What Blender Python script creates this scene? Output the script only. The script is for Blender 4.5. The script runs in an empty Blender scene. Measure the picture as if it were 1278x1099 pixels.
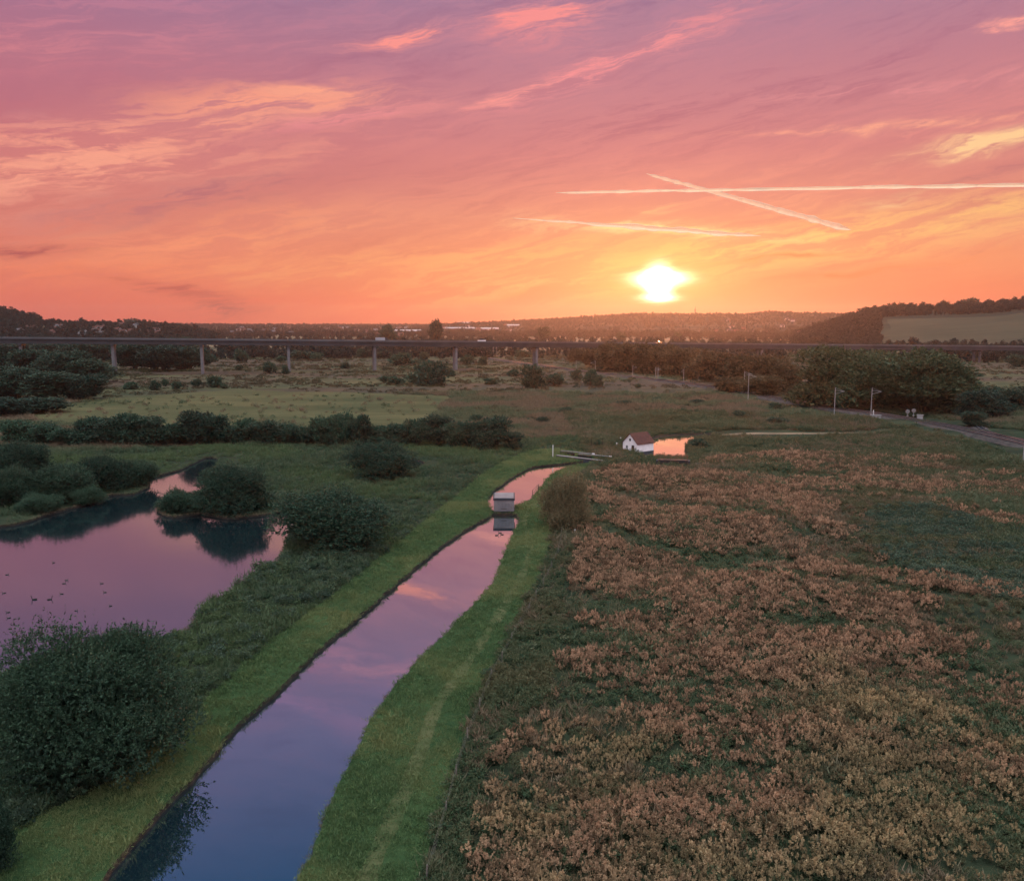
import bpy, bmesh, math, random
import numpy as np
from mathutils import Vector, Matrix, noise
from mathutils.geometry import delaunay_2d_cdt

scene = bpy.context.scene
COL = scene.collection
R = math.radians
rng = np.random.default_rng(7)
random.seed(7)

# ------------------------------------------------------------------ camera
CAM_H, PITCH, F, CX, CY = 33.0, 7.6, 1060.0, 639.0, 549.5
cam_d = bpy.data.cameras.new("camera")
cam = bpy.data.objects.new("camera", cam_d); COL.objects.link(cam)
cam.location = (0, 0, CAM_H)
cam.rotation_euler = (R(90 - PITCH), 0, 0)
cam_d.sensor_width = 36.0
cam_d.lens = 36.0 * F / 1278.0
cam_d.clip_start, cam_d.clip_end = 0.5, 120000
scene.camera = cam

_cp, _sp = math.cos(R(PITCH)), math.sin(R(PITCH))
def ray(px, py):
    """direction of view through a point of the photograph, scaled to depth 1"""
    a, b = (px - CX) / F, (CY - py) / F
    return Vector((a, _cp + b * _sp, -_sp + b * _cp))
def at(px, py, z=0.0):
    """the point at height z seen at px, py"""
    d = ray(px, py); t = (z - CAM_H) / d.z
    return Vector((d.x * t, d.y * t, z))
def mpp(p):
    """metres per photo pixel at a world point"""
    return (p[1] * _cp + (CAM_H - p[2]) * _sp) / F
def sky_ae(px, py):
    d = ray(px, py)
    return math.degrees(math.atan2(d.x, d.y)), math.degrees(math.atan2(d.z, math.hypot(d.x, d.y)))

# ------------------------------------------------------------------ node helper
class G:
    """tiny wrapper that turns python arithmetic into math nodes"""
    def __init__(s, tree): s.t = tree
    def node(s, kind, **kw):
        n = s.t.nodes.new(kind)
        for k, v in kw.items(): setattr(n, k, v)
        return n
    def put(s, sock, v):
        if isinstance(v, V): s.t.links.new(v.s, sock)
        elif isinstance(v, bpy.types.NodeSocket): s.t.links.new(v, sock)
        else: sock.default_value = v
    def m(s, op, a, b=0.0, c=0.0, clamp=False):
        n = s.node("ShaderNodeMath", operation=op, use_clamp=clamp)
        for i, v in enumerate((a, b, c)): s.put(n.inputs[i], v)
        return V(s, n.outputs[0])
    def mix(s, f, a, b):
        n = s.node("ShaderNodeMix", data_type='RGBA'); n.clamp_factor = True
        s.put(n.inputs[0], f); s.put(n.inputs[6], col4(a)); s.put(n.inputs[7], col4(b))
        return V(s, n.outputs[2])
    def add(s, f, a, b):
        n = s.node("ShaderNodeMix", data_type='RGBA', blend_type='ADD'); n.clamp_factor = False
        s.put(n.inputs[0], f); s.put(n.inputs[6], col4(a)); s.put(n.inputs[7], col4(b))
        return V(s, n.outputs[2])
    def xyz(s, x, y, z):
        n = s.node("ShaderNodeCombineXYZ")
        for i, v in enumerate((x, y, z)): s.put(n.inputs[i], v)
        return V(s, n.outputs[0])
    def sep(s, v):
        n = s.node("ShaderNodeSeparateXYZ"); s.put(n.inputs[0], v)
        return [V(s, o) for o in n.outputs]
    def noise(s, vec, scale, detail=3.0, rough=0.55, dist=0.0):
        n = s.node("ShaderNodeTexNoise")
        s.put(n.inputs["Vector"], vec); s.put(n.inputs["Scale"], scale)
        n.inputs["Detail"].default_value = detail; n.inputs["Roughness"].default_value = rough
        n.inputs["Distortion"].default_value = dist
        return V(s, n.outputs[0])
    def ramp(s, f, stops, interp='LINEAR'):
        n = s.node("ShaderNodeValToRGB"); n.color_ramp.interpolation = interp
        e = n.color_ramp.elements
        while len(e) < len(stops): e.new(0.5)
        for el, (p, c) in zip(e, stops): el.position = p; el.color = col4(c)
        s.put(n.inputs[0], f)
        return V(s, n.outputs[0])
    def step(s, x, a, b):
        n = s.node("ShaderNodeMapRange", interpolation_type='SMOOTHSTEP')
        s.put(n.inputs[0], x); n.inputs[1].default_value = a; n.inputs[2].default_value = b
        n.inputs[3].default_value = 0; n.inputs[4].default_value = 1
        return V(s, n.outputs[0])
    def attr(s, name, out=2):
        n = s.node("ShaderNodeAttribute", attribute_name=name)
        return V(s, n.outputs[out])
class V:
    def __init__(s, g, sock): s.g, s.s = g, sock
    def __add__(a, b): return a.g.m('ADD', a, b)
    __radd__ = __add__
    def __sub__(a, b): return a.g.m('SUBTRACT', a, b)
    def __rsub__(a, b): return a.g.m('SUBTRACT', b, a)
    def __mul__(a, b): return a.g.m('MULTIPLY', a, b)
    __rmul__ = __mul__
    def __truediv__(a, b): return a.g.m('DIVIDE', a, b)
def col4(c):
    if isinstance(c, (V, bpy.types.NodeSocket)): return c
    return (c[0], c[1], c[2], 1.0)
def srgb(r, g, b):
    f = lambda v: (v / 255 / 12.92) if v <= 10 else ((v / 255 + 0.055) / 1.055) ** 2.4
    return (f(r), f(g), f(b))

# ------------------------------------------------------------------ world: sunset sky
SUN_AZ, SUN_EL = sky_ae(822, 352)
world = bpy.data.worlds.new("World"); scene.world = world
world.use_nodes = True

def build_sky():
    t = world.node_tree; t.nodes.clear(); g = G(t)
    tc = g.node("ShaderNodeTexCoord")
    x, y, z = g.sep(tc.outputs["Generated"])
    az = g.m('ARCTAN2', x, y) * (180 / math.pi)
    el = g.m('ARCSINE', z) * (180 / math.pi)
    # warm to violet to blue with height, one ramp toward the sun and one away from it
    h = g.m('POWER', g.m('MAXIMUM', el, 0.0) / 90.0, 0.5)
    P = lambda e: math.sqrt(e / 90)
    sunward = g.ramp(h, [(0, srgb(232, 112, 80)), (P(1.5), srgb(240, 120, 82)), (P(4), srgb(246, 150, 106)), (P(7), srgb(232, 146, 120)),
                         (P(11), srgb(212, 131, 129)), (P(15.5), srgb(192, 127, 140)), (P(20), srgb(168, 126, 151)), (P(26), srgb(138, 126, 168)),
                         (P(34), srgb(70, 104, 152)), (P(45), srgb(48, 84, 130)), (1, srgb(56, 76, 112))])
    away = g.ramp(h, [(0, srgb(216, 98, 86)), (P(1.5), srgb(230, 112, 90)), (P(4), srgb(230, 128, 104)), (P(7), srgb(213, 122, 112)),
                      (P(11), srgb(197, 113, 121)), (P(15.5), srgb(182, 115, 134)), (P(20), srgb(150, 112, 146)), (P(26), srgb(130, 120, 162)),
                      (P(34), srgb(68, 102, 150)), (P(45), srgb(48, 84, 130)), (1, srgb(56, 76, 112))])
    sideb = g.step(az, -38.0, 8.0)
    c = g.mix(sideb, away, sunward)
    # behind the viewer the dusk sky is brightened, an added fill for the ground and near faces
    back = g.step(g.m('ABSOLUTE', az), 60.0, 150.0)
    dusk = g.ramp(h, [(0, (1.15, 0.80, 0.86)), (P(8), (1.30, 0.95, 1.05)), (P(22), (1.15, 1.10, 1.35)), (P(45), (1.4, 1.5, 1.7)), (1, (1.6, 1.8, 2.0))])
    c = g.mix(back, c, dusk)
    c = g.mix(g.step(el, 38.0, 60.0), c, (2.4, 2.65, 2.8))  # unseen overhead sky raised above the visible one, added to light the ground
    # coordinates of the high cloud sheet, fibres running toward azimuth -44
    zz = g.m('MAXIMUM', z, 0.0) + 0.07
    px_, py_ = x / zz, y / zz
    ca, sa = math.cos(R(-44)), math.sin(R(-44))
    along = px_ * sa + py_ * ca
    across = px_ * ca - py_ * sa
    w1 = g.noise(g.xyz(along * 0.35, across * 0.5, 1.7), 1.0, 3.0)
    across_w = across + (w1 - 0.5) * 0.9
    fib = g.noise(g.xyz(along * 0.32, across_w * 1.5, 4.2), 1.0, 7.0, 0.62)
    fine = g.noise(g.xyz(along * 0.8, across_w * 5.0, 9.1), 1.0, 5.0, 0.65)
    broad = g.noise(g.xyz(along * 0.16, across * 0.42, 2.3), 1.0, 3.0)
    # soft warps for the single cloud strokes below
    wv = g.noise(g.xyz(az * 0.09, el * 0.3, 3.0), 1.0, 4.0, 0.6)
    wu = g.noise(g.xyz(az * 0.3, el * 1.3, 7.0), 1.0, 4.0, 0.65)
    azw = az + (wu - 0.5) * 5.0
    elw = el + (wv - 0.5) * 2.6 + (wu - 0.5) * 0.8
    sa_, ca_ = math.sin(R(11)), math.cos(R(11))
    us, vs_ = azw * ca_ + elw * sa_, elw * ca_ - azw * sa_
    hair = g.noise(g.xyz(us * 0.15, vs_ * 1.15, 12.0), 1.0, 8.0, 0.70, 0.3)
    fade = g.step(el, 0.5, 6.0)
    hi = g.step(hair * 0.75 + fib * 0.25, 0.47, 0.60) * g.step(broad, 0.36, 0.6) * fade
    lo = g.step(0.98 - hair * 0.6 - fib * 0.4, 0.46, 0.64) * g.step(0.95 - broad, 0.38, 0.58) * fade
    high_only = 1.0 - g.step(el, 24.0, 36.0) * 0.85
    lit = g.ramp(h, [(0, srgb(255, 150, 96)), (P(5), srgb(255, 178, 122)), (P(10), srgb(250, 160, 138)), (P(16), srgb(240, 146, 150)),
                     (P(22), srgb(200, 126, 158)), (P(30), srgb(150, 118, 158)), (1, srgb(80, 90, 120))])
    dull = g.ramp(h, [(0, srgb(196, 84, 76)), (P(5), srgb(196, 96, 88)), (P(10), srgb(174, 96, 108)), (P(16), srgb(150, 84, 118)),
                      (P(22), srgb(112, 78, 126)), (P(30), srgb(70, 72, 118)), (1, srgb(46, 62, 98))])
    front = 1.0 - g.step(el, 30.0, 42.0)
    front = front * (1.0 - back)
    c = g.mix(lo * front * 0.5, c, dull)
    c = g.mix(hi * front * 0.42 * high_only, c, lit)
    tex = 0.20 + g.step(hair, 0.43, 0.57) * 0.95 + g.step(hair, 0.53, 0.63) * 0.45
    PXD = 1060 * math.pi / 180
    def stroke(px, py, L, W, rot, amt, colour, c, soft=False):
        a0, e0 = sky_ae(px, py)
        co, si = math.cos(R(rot)), math.sin(R(rot))
        kl, kw = PXD / L, PXD / W
        u = g.m('MULTIPLY_ADD', azw, co * kl, g.m('MULTIPLY_ADD', elw, si * kl, -(a0 * co + e0 * si) * kl))
        v = g.m('MULTIPLY_ADD', azw, -si * kw, g.m('MULTIPLY_ADD', elw, co * kw, (a0 * si - e0 * co) * kw))
        mask = g.m('POWER', 0.367879, g.m('MULTIPLY_ADD', u, u, v * v))
        return g.mix(mask * (texs[amt] if amt in texs else texs.setdefault(amt, tex * amt)), c, colour)
    texs = {}
    c_plain = c
    pale, salmon, pink = srgb(255, 214, 150), srgb(248, 163, 138), srgb(238, 146, 148)
    mauve, rust = srgb(166, 92, 110), srgb(206, 96, 74)
    for s in [
        (960, 312, 330, 24, 7, 0.75, srgb(255, 200, 122)), (640, 318, 90, 16, 6, 0.55, srgb(255, 190, 118)), (430, 335, 170, 18, 4, 0.45, srgb(250, 170, 112)),
        (200, 292, 160, 32, 8, 0.65, srgb(250, 152, 112)), (110, 345, 120, 16, 3, 0.5, srgb(246, 136, 96)),
        (130, 205, 190, 38, 12, 0.8, salmon), (290, 128, 140, 14, 5, 0.95, srgb(255, 164, 134)), (375, 112, 60, 5, 3, 0.8, srgb(255, 168, 138)), (230, 158, 170, 18, 9, 0.6, salmon), (425, 150, 90, 9, 14, 0.8, pink), (330, 215, 70, 10, 16, 0.5, salmon),
        (500, 48, 44, 9, 10, 0.95, srgb(250, 150, 142)), (675, 22, 62, 22, 6, 0.95, srgb(246, 146, 144)), (770, 72, 130, 13, 17, 0.95, srgb(240, 146, 148)),
        (640, 116, 50, 7, 16, 0.8, srgb(246, 154, 146)), (840, 50, 60, 8, 14, 0.55, pink), (1236, 181, 80, 7, 2, 1.0, srgb(255, 206, 150)),
        (1110, 164, 180, 3.5, -1, 0.6, srgb(248, 168, 140)), (1150, 107, 130, 5, -1, 0.6, srgb(232, 150, 150)), (1266, 33, 26, 3, -3, 0.9, srgb(246, 160, 150)),
        (815, 287, 110, 7, -4, 0.95, srgb(255, 228, 160)), (880, 296, 110, 6, -5, 0.8, srgb(255, 214, 146)), (820, 258, 26, 5, 2, 0.6, srgb(252, 190, 136)), (1115, 250, 24, 5, 8, 0.5, pale),
        (250, 246, 200, 24, 11, 0.55, srgb(178, 104, 114)), (330, 178, 100, 12, 12, 0.4, srgb(184, 108, 120)), (60, 120, 190, 26, 8, 0.4, srgb(150, 86, 122)),
        (20, 312, 70, 8, 4, 0.8, srgb(176, 84, 84)), (210, 362, 70, 8, -8, 0.65, srgb(184, 84, 76)), (275, 388, 34, 10, -4, 0.6, srgb(160, 78, 74)),
        (940, 329, 100, 3.5, 6, 0.8, srgb(236, 138, 88)), (960, 356, 150, 4, 7, 0.75, srgb(238, 122, 74)), (700, 362, 90, 4, 8, 0.6, srgb(238, 122, 74)),
        (1230, 215, 90, 10, 10, 0.35, mauve), (480, -70, 160, 16, 14, 0.7, srgb(206, 140, 164)), (300, -130, 150, 12, 16, 0.6, srgb(176, 132, 172)), (640, -150, 150, 14, 12, 0.6, srgb(158, 128, 172)), (200, -40, 120, 14, 12, 0.5, srgb(190, 120, 150)),
    ]:
        c = stroke(*s, c)
    # the glow round the sun, spread along the horizon
    a0, e0 = SUN_AZ, SUN_EL
    da, de = az - a0, el - e0
    glow1 = g.m('POWER', 2.718, (da * da * (1 / 15.0 ** 2) + de * de * (1 / 4.2 ** 2)) * -1.0)
    glow2 = g.m('POWER', 2.718, (da * da * (1 / 4.4 ** 2) + de * de * (1 / 2.5 ** 2)) * -1.0)
    c = g.mix(glow1 * 0.2 * g.step(el, -1.0, 3.0), c, srgb(255, 190, 96))
    c = g.mix(glow2 * 0.62 * g.step(el, 0.2, 2.6), c, srgb(255, 222, 120))
    def burn(px, py, L, W, amt, rot=0):
        aa, ee = sky_ae(px, py)
        u = (az + (wu - 0.5) * 0.9 - aa) / (L / PXD); v = (el + (wv - 0.5) * 0.7 + (fine - 0.5) * 0.3 - ee) / (W / PXD)
        return g.m('POWER', 2.718, (u * u + v * v) * -1.0) * amt
    b = burn(822, 350, 12, 13, 9.0) + burn(824, 347, 25, 7, 5.0) + burn(822, 370, 17, 5, 4.0)
    c = g.add(b, c, (1.0, 0.86, 0.55))
    below = (0.03, 0.035, 0.04, 1.0)
    def background(col, near_horizon=None):
        bg = g.node("ShaderNodeBackground"); g.put(bg.inputs[0], col); bg.inputs[1].default_value = 1.0
        return bg.outputs[0]
    def choose(f, a, b):
        n = g.node("ShaderNodeMixShader"); g.put(n.inputs[0], f); t.links.new(a, n.inputs[1]); t.links.new(b, n.inputs[2])
        return n.outputs[0]
    # the single strokes lie in one quarter of the sky: elsewhere the plain cloud sheet alone is evaluated
    quarter = g.m('LESS_THAN', g.m('ABSOLUTE', az), 50.0) * g.m('LESS_THAN', el, 37.0)
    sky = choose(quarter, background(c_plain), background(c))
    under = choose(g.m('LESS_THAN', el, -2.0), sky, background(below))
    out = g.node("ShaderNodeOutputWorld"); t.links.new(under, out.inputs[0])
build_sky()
world.cycles.sampling_method = 'MANUAL'; world.cycles.sample_map_resolution = 1024

# ------------------------------------------------------------------ sun lamp, exposure
sun_d = bpy.data.lights.new("sun", 'SUN'); sun = bpy.data.objects.new("sun", sun_d); COL.objects.link(sun)
sun_d.energy, sun_d.angle, sun_d.color = 2.1, R(1.2), (1.0, 0.34, 0.13)
_sd = Vector((math.sin(R(SUN_AZ)) * math.cos(R(SUN_EL)), math.cos(R(SUN_AZ)) * math.cos(R(SUN_EL)), math.sin(R(SUN_EL))))
sun.rotation_euler = (-_sd).to_track_quat('-Z', 'Y').to_euler()
scene.view_settings.view_transform = 'Standard'
scene.view_settings.look = 'None'
scene.view_settings.exposure = 0.0
scene.view_settings.gamma = 1.0
cy = scene.cycles
cy.max_bounces, cy.diffuse_bounces, cy.glossy_bounces, cy.transmission_bounces, cy.transparent_max_bounces, cy.volume_bounces = 5, 2, 3, 3, 12, 0
cy.caustics_reflective = cy.caustics_refractive = False
cy.sample_clamp_indirect = 4.0
cy.use_adaptive_sampling = True; cy.adaptive_threshold = 0.02; cy.adaptive_min_samples = 16
try: cy.use_denoising = True
except Exception: pass

# ------------------------------------------------------------------ objects, tags
def tag(o, label=None, cat=None, group=None, kind=None):
    for k, v in (("label", label), ("category", cat), ("group", group), ("kind", kind)):
        if v: o[k] = v
    return o
def empty(name, loc, rz=0.0, **kw):
    o = bpy.data.objects.new(name, None); COL.objects.link(o)
    o.empty_display_size = 0.3
    o.location = loc; o.rotation_euler = (0, 0, rz)
    return tag(o, **kw)
def link(name, me, parent=None, **kw):
    o = bpy.data.objects.new(name, me); COL.objects.link(o)
    if parent: o.parent = parent
    return tag(o, **kw)
def copy_tree(o, parent=None):
    c = o.copy(); COL.objects.link(c)
    if parent: c.parent = parent
    for ch in list(o.children): copy_tree(ch, c)
    return c
def np_mesh(name, verts, faces, mats=(), attrs=None, smooth=False, midx=None):
    """verts (n,3); faces (m,k) array or list of arrays of different k"""
    me = bpy.data.meshes.new(name)
    verts = np.asarray(verts, dtype=np.float32)
    groups = faces if isinstance(faces, list) else [faces]
    groups = [np.asarray(f, dtype=np.int32) for f in groups if len(f)]
    me.vertices.add(len(verts)); me.vertices.foreach_set("co", verts.ravel())
    tot = np.concatenate([np.full(len(f), f.shape[1], np.int32) for f in groups])
    me.loops.add(int(tot.sum())); me.loops.foreach_set("vertex_index", np.concatenate([f.ravel() for f in groups]))
    me.polygons.add(len(tot))
    me.polygons.foreach_set("loop_start", np.concatenate([[0], np.cumsum(tot)[:-1]]).astype(np.int32))
    me.polygons.foreach_set("loop_total", tot)
    if midx is not None: me.polygons.foreach_set("material_index", np.asarray(midx, dtype=np.int32))
    me.polygons.foreach_set("use_smooth", np.full(len(tot), smooth))
    for m in mats: me.materials.append(m)
    for k, v in (attrs or {}).items():
        a = me.attributes.new(k, 'FLOAT', 'POINT'); a.data.foreach_set("value", np.asarray(v, dtype=np.float32))
    me.update(calc_edges=True); me.validate()
    return me
class MB:
    """collects boxes, tubes and prisms into one mesh"""
    def __init__(s): s.v, s.f = [], []
    def add(s, vs, fs):
        b = len(s.v); s.v += [tuple(v) for v in vs]; s.f += [[b + i for i in f] for f in fs]
    def box(s, x0, x1, y0, y1, z0, z1):
        vs = [(x, y, z) for z in (z0, z1) for x, y in ((x0, y0), (x1, y0), (x1, y1), (x0, y1))]
        s.add(vs, [(3, 2, 1, 0), (4, 5, 6, 7), (0, 1, 5, 4), (1, 2, 6, 5), (2, 3, 7, 6), (3, 0, 4, 7)])
        return s
    def tube(s, pts, rad, n=7, cap=True):
        pts = [Vector(p) for p in pts]
        rad = rad if hasattr(rad, "__len__") else [rad] * len(pts)
        rings = []
        for i, p in enumerate(pts):
            d = (pts[min(i + 1, len(pts) - 1)] - pts[max(i - 1, 0)]).normalized()
            a = d.cross(Vector((0, 0, 1)) if abs(d.z) < 0.9 else Vector((1, 0, 0))).normalized(); b = d.cross(a)
            rings.append([p + (a * math.cos(2 * math.pi * k / n) + b * math.sin(2 * math.pi * k / n)) * rad[i] for k in range(n)])
        fs = []
        for i in range(len(pts) - 1):
            for k in range(n): fs.append((i * n + k, i * n + (k + 1) % n, (i + 1) * n + (k + 1) % n, (i + 1) * n + k))
        if cap: fs += [tuple(range(n))[::-1], tuple(range((len(pts) - 1) * n, len(pts) * n))]
        s.add([v for r in rings for v in r], fs)
        return s
    def prism(s, poly, z0, z1):
        n = len(poly)
        s.add([(x, y, z0) for x, y in poly] + [(x, y, z1) for x, y in poly],
              [tuple(range(n))[::-1], tuple(range(n, 2 * n))] + [(i, (i + 1) % n, n + (i + 1) % n, n + i) for i in range(n)])
        return s
    def mesh(s, name, mat, smooth=False):
        me = bpy.data.meshes.new(name); me.from_pydata(s.v, [], s.f); me.materials.append(mat)
        bm = bmesh.new(); bm.from_mesh(me); bmesh.ops.recalc_face_normals(bm, faces=bm.faces); bm.to_mesh(me); bm.free()
        if smooth: me.polygons.foreach_set("use_smooth", [True] * len(me.polygons))
        me.update(); return me
    def build(s, name, mat, parent=None, smooth=False, **kw): return link(name, s.mesh(name, mat, smooth), parent, **kw)

# ------------------------------------------------------------------ materials
def material(name, fn):
    m = bpy.data.materials.new(name); m.use_nodes = True
    t = m.node_tree; t.nodes.clear(); g = G(t)
    out = g.node("ShaderNodeOutputMaterial")
    t.links.new(fn(g), out.inputs[0])
    return m
def pos(g): return g.node("ShaderNodeNewGeometry").outputs["Position"]
def principled(g, color, rough=0.8, spec=0.25, metal=0.0, normal=None):
    n = g.node("ShaderNodeBsdfPrincipled")
    g.put(n.inputs["Base Color"], col4(color)); g.put(n.inputs["Roughness"], rough)
    n.inputs["Specular IOR Level"].default_value = spec; n.inputs["Metallic"].default_value = metal
    if normal is not None: g.put(n.inputs["Normal"], normal)
    return n.outputs[0]
def bump(g, height, strength=0.4, dist=0.1):
    n = g.node("ShaderNodeBump"); n.inputs["Strength"].default_value = strength; n.inputs["Distance"].default_value = dist
    g.put(n.inputs["Height"], height); return n.outputs[0]
def plain(name, color, rough=0.75, var=0.25, scale=3.0, spec=0.25, metal=0.0, bmp=0.15):
    """a weathered surface: mottled colour, streaks and a little relief"""
    def fn(g):
        tc = g.node("ShaderNodeTexCoord").outputs["Object"]
        n = g.noise(tc, scale, 6.0, 0.65); n2 = g.noise(tc, scale * 0.22, 3.0)
        f = g.step(n * 0.6 + n2 * 0.4, 0.3, 0.7)
        c = g.mix(f, tuple(v * (1 - var) for v in color), tuple(min(1, v * (1 + var)) for v in color))
        return principled(g, c, rough, spec, metal, bump(g, n, bmp, 0.05))
    return material(name, fn)
def leafy(name, dark, light, tip=None, tip2=None, trans=0.25, patch=None, patch_scale=0.02, patch_lo=0.45, patch_hi=0.6):
    """leaf colour: every leaf its own tint, every plant its own shade, optional colour at the tips"""
    def fn(g):
        tint = g.attr("tint"); top = g.attr("tip")
        oi = g.node("ShaderNodeObjectInfo"); rnd = V(g, oi.outputs["Random"])
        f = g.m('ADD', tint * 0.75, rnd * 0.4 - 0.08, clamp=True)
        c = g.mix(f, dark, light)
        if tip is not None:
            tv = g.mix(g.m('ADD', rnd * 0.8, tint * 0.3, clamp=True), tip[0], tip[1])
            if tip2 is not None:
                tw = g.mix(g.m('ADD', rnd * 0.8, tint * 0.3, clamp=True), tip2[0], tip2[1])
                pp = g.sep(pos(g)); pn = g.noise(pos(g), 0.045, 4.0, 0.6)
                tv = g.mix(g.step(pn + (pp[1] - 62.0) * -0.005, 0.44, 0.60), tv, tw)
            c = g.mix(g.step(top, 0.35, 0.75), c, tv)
        if patch is not None:
            c = g.mix(g.step(g.noise(pos(g), patch_scale, 3.0), patch_lo, patch_hi) * 0.8, c, patch)
        a = principled(g, c, 0.6, 0.2)
        tr = g.node("ShaderNodeBsdfTranslucent"); g.put(tr.inputs[0], c)
        mx = g.node("ShaderNodeMixShader"); mx.inputs[0].default_value = trans
        g.t.links.new(a, mx.inputs[1]); g.t.links.new(tr.outputs[0], mx.inputs[2])
        return mx.outputs[0]
    return material(name, fn)

M = {}
M['bush'] = leafy("bush_leaf", (0.014, 0.036, 0.026), (0.052, 0.100, 0.056), trans=0.18)
M['willow'] = leafy("willow_leaf", (0.011, 0.030, 0.022), (0.048, 0.090, 0.048), trans=0.18)
M['tree'] = leafy("tree_leaf", (0.012, 0.030, 0.024), (0.044, 0.076, 0.044), trans=0.18)
M['olive_tree'] = leafy("olive_leaf", (0.026, 0.042, 0.022), (0.100, 0.120, 0.052), trans=0.25)
M['warm_tree'] = leafy("autumn_leaf", (0.036, 0.034, 0.018), (0.110, 0.078, 0.036))
M['rust_bush'] = leafy("rust_leaf", (0.040, 0.062, 0.032), (0.21, 0.160, 0.088))
M['bark'] = plain("bark", (0.045, 0.036, 0.028), 0.9, 0.4, 4.0, bmp=0.5)
M['bracken'] = leafy("bracken_leaf", (0.014, 0.026, 0.013), (0.045, 0.056, 0.026), tip=((0.060, 0.039, 0.023), (0.54, 0.330, 0.205)), tip2=((0.060, 0.054, 0.028), (0.49, 0.355, 0.190)), trans=0.2)
M['weed'] = leafy("weed_leaf", (0.026, 0.058, 0.032), (0.085, 0.140, 0.066), tip=((0.045, 0.075, 0.035), (0.120, 0.125, 0.065)), patch=(0.11, 0.10, 0.05), patch_scale=0.05)
M['mown'] = leafy("mown_blade", (0.036, 0.076, 0.032), (0.140, 0.210, 0.078), patch=(0.170, 0.192, 0.076), patch_scale=0.06)
M['bramble'] = leafy("bramble_leaf", (0.016, 0.036, 0.026), (0.064, 0.105, 0.064), tip=((0.03, 0.055, 0.038), (0.10, 0.14, 0.09)))
M['long'] = leafy("long_blade", (0.034, 0.060, 0.032), (0.096, 0.136, 0.066), tip=((0.07, 0.105, 0.055), (0.150, 0.155, 0.088)), patch=(0.185, 0.125, 0.082), patch_scale=0.026, patch_lo=0.44, patch_hi=0.55)
M['heath'] = leafy("heath_leaf", (0.032, 0.032, 0.018), (0.100, 0.080, 0.044), patch=(0.070, 0.080, 0.036), patch_scale=0.01)
M['marsh'] = leafy("marsh_blade", (0.016, 0.038, 0.022), (0.056, 0.100, 0.048), tip=((0.04, 0.075, 0.040), (0.105, 0.135, 0.072)), patch=(0.085, 0.125, 0.050), patch_scale=0.03)
M['reed'] = leafy("reed_blade", (0.05, 0.055, 0.03), (0.15, 0.13, 0.08))
M['wood'] = leafy("far_leaf", (0.008, 0.018, 0.017), (0.024, 0.040, 0.032))

# ------------------------------------------------------------------ ground shapes
def poly_w(px): return [at(x, y)[:2] for x, y in px]
def smooth_line(pts, closed=False, step=2.0):
    """Catmull-Rom through world points, resampled"""
    P = [Vector(p[:2]) for p in pts]; n = len(P); out = []
    for i in range(n if closed else n - 1):
        if closed: a, b, c, d = P[i - 1], P[i], P[(i + 1) % n], P[(i + 2) % n]
        else: a, b, c, d = P[max(i - 1, 0)], P[i], P[i + 1], P[min(i + 2, n - 1)]
        k = max(1, min(24, int((c - b).length / step)))
        for j in range(k):
            t = j / k
            out.append(0.5 * ((2 * b) + (c - a) * t + (2 * a - 5 * b + 4 * c - d) * t * t + (3 * b - a - 3 * c + d) * t ** 3))
    if not closed: out.append(P[-1])
    return [tuple(v) for v in out]
def jitter(line, amp):
    return [(x + amp * noise.noise((x * 0.9, y * 0.9, 3.1)), y + amp * noise.noise((x * 0.9, y * 0.9, 8.7))) for x, y in line]
def inside(poly, pts):
    poly = np.asarray(poly); x, y = pts[:, 0], pts[:, 1]; r = np.zeros(len(pts), bool)
    for (x0, y0), (x1, y1) in zip(poly, np.roll(poly, -1, 0)):
        c = (y0 > y) != (y1 > y)
        r ^= c & (x < (x1 - x0) * (y - y0) / ((y1 - y0) if y1 != y0 else 1e-9) + x0)
    return r
def dist_line(line, pts, closed=False):
    L = np.asarray(line); A = L if closed else L[:-1]; B = np.roll(L, -1, 0) if closed else L[1:]
    best = np.full(len(pts), 1e9)
    for a, b in zip(A, B):
        ab = b - a; t = np.clip(((pts - a) @ ab) / max(ab @ ab, 1e-9), 0, 1)
        best = np.minimum(best, np.hypot(*(pts - a - t[:, None] * ab).T))
    return best

CANAL_L = [(-150, 1480), (0, 1250), (60, 1180), (125, 1099), (150, 1065), (200, 1010), (262, 942), (300, 898), (350, 856), (400, 806), (450, 766), (500, 722), (550, 681), (585, 657), (600, 648.5), (612, 642)]
CANAL_R = [(290, 1480), (310, 1250), (335, 1180), (372, 1099), (395, 1050), (420, 985), (450, 925), (480, 872), (520, 826), (560, 786), (590, 755), (610, 735), (622, 715), (631, 690), (639, 668), (647, 653), (648, 647), (642, 642)]
canal = jitter(smooth_line(poly_w(CANAL_L + [(614, 640), (642, 640)] + CANAL_R[::-1][1:]), True, 1.2), 0.35)
POOL = [(614, 637), (607, 622), (612, 616), (618, 609), (628, 603), (640, 594), (655, 585.5), (668, 581), (690, 579), (706, 577), (722, 575), (736, 574), (736, 577), (720, 580), (705, 584), (695, 588), (685, 596), (676, 608), (668, 617), (660, 624.5), (651, 628), (643, 630), (642, 637)]
pool = jitter(smooth_line(poly_w(POOL), True, 1.2), 0.3)
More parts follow.
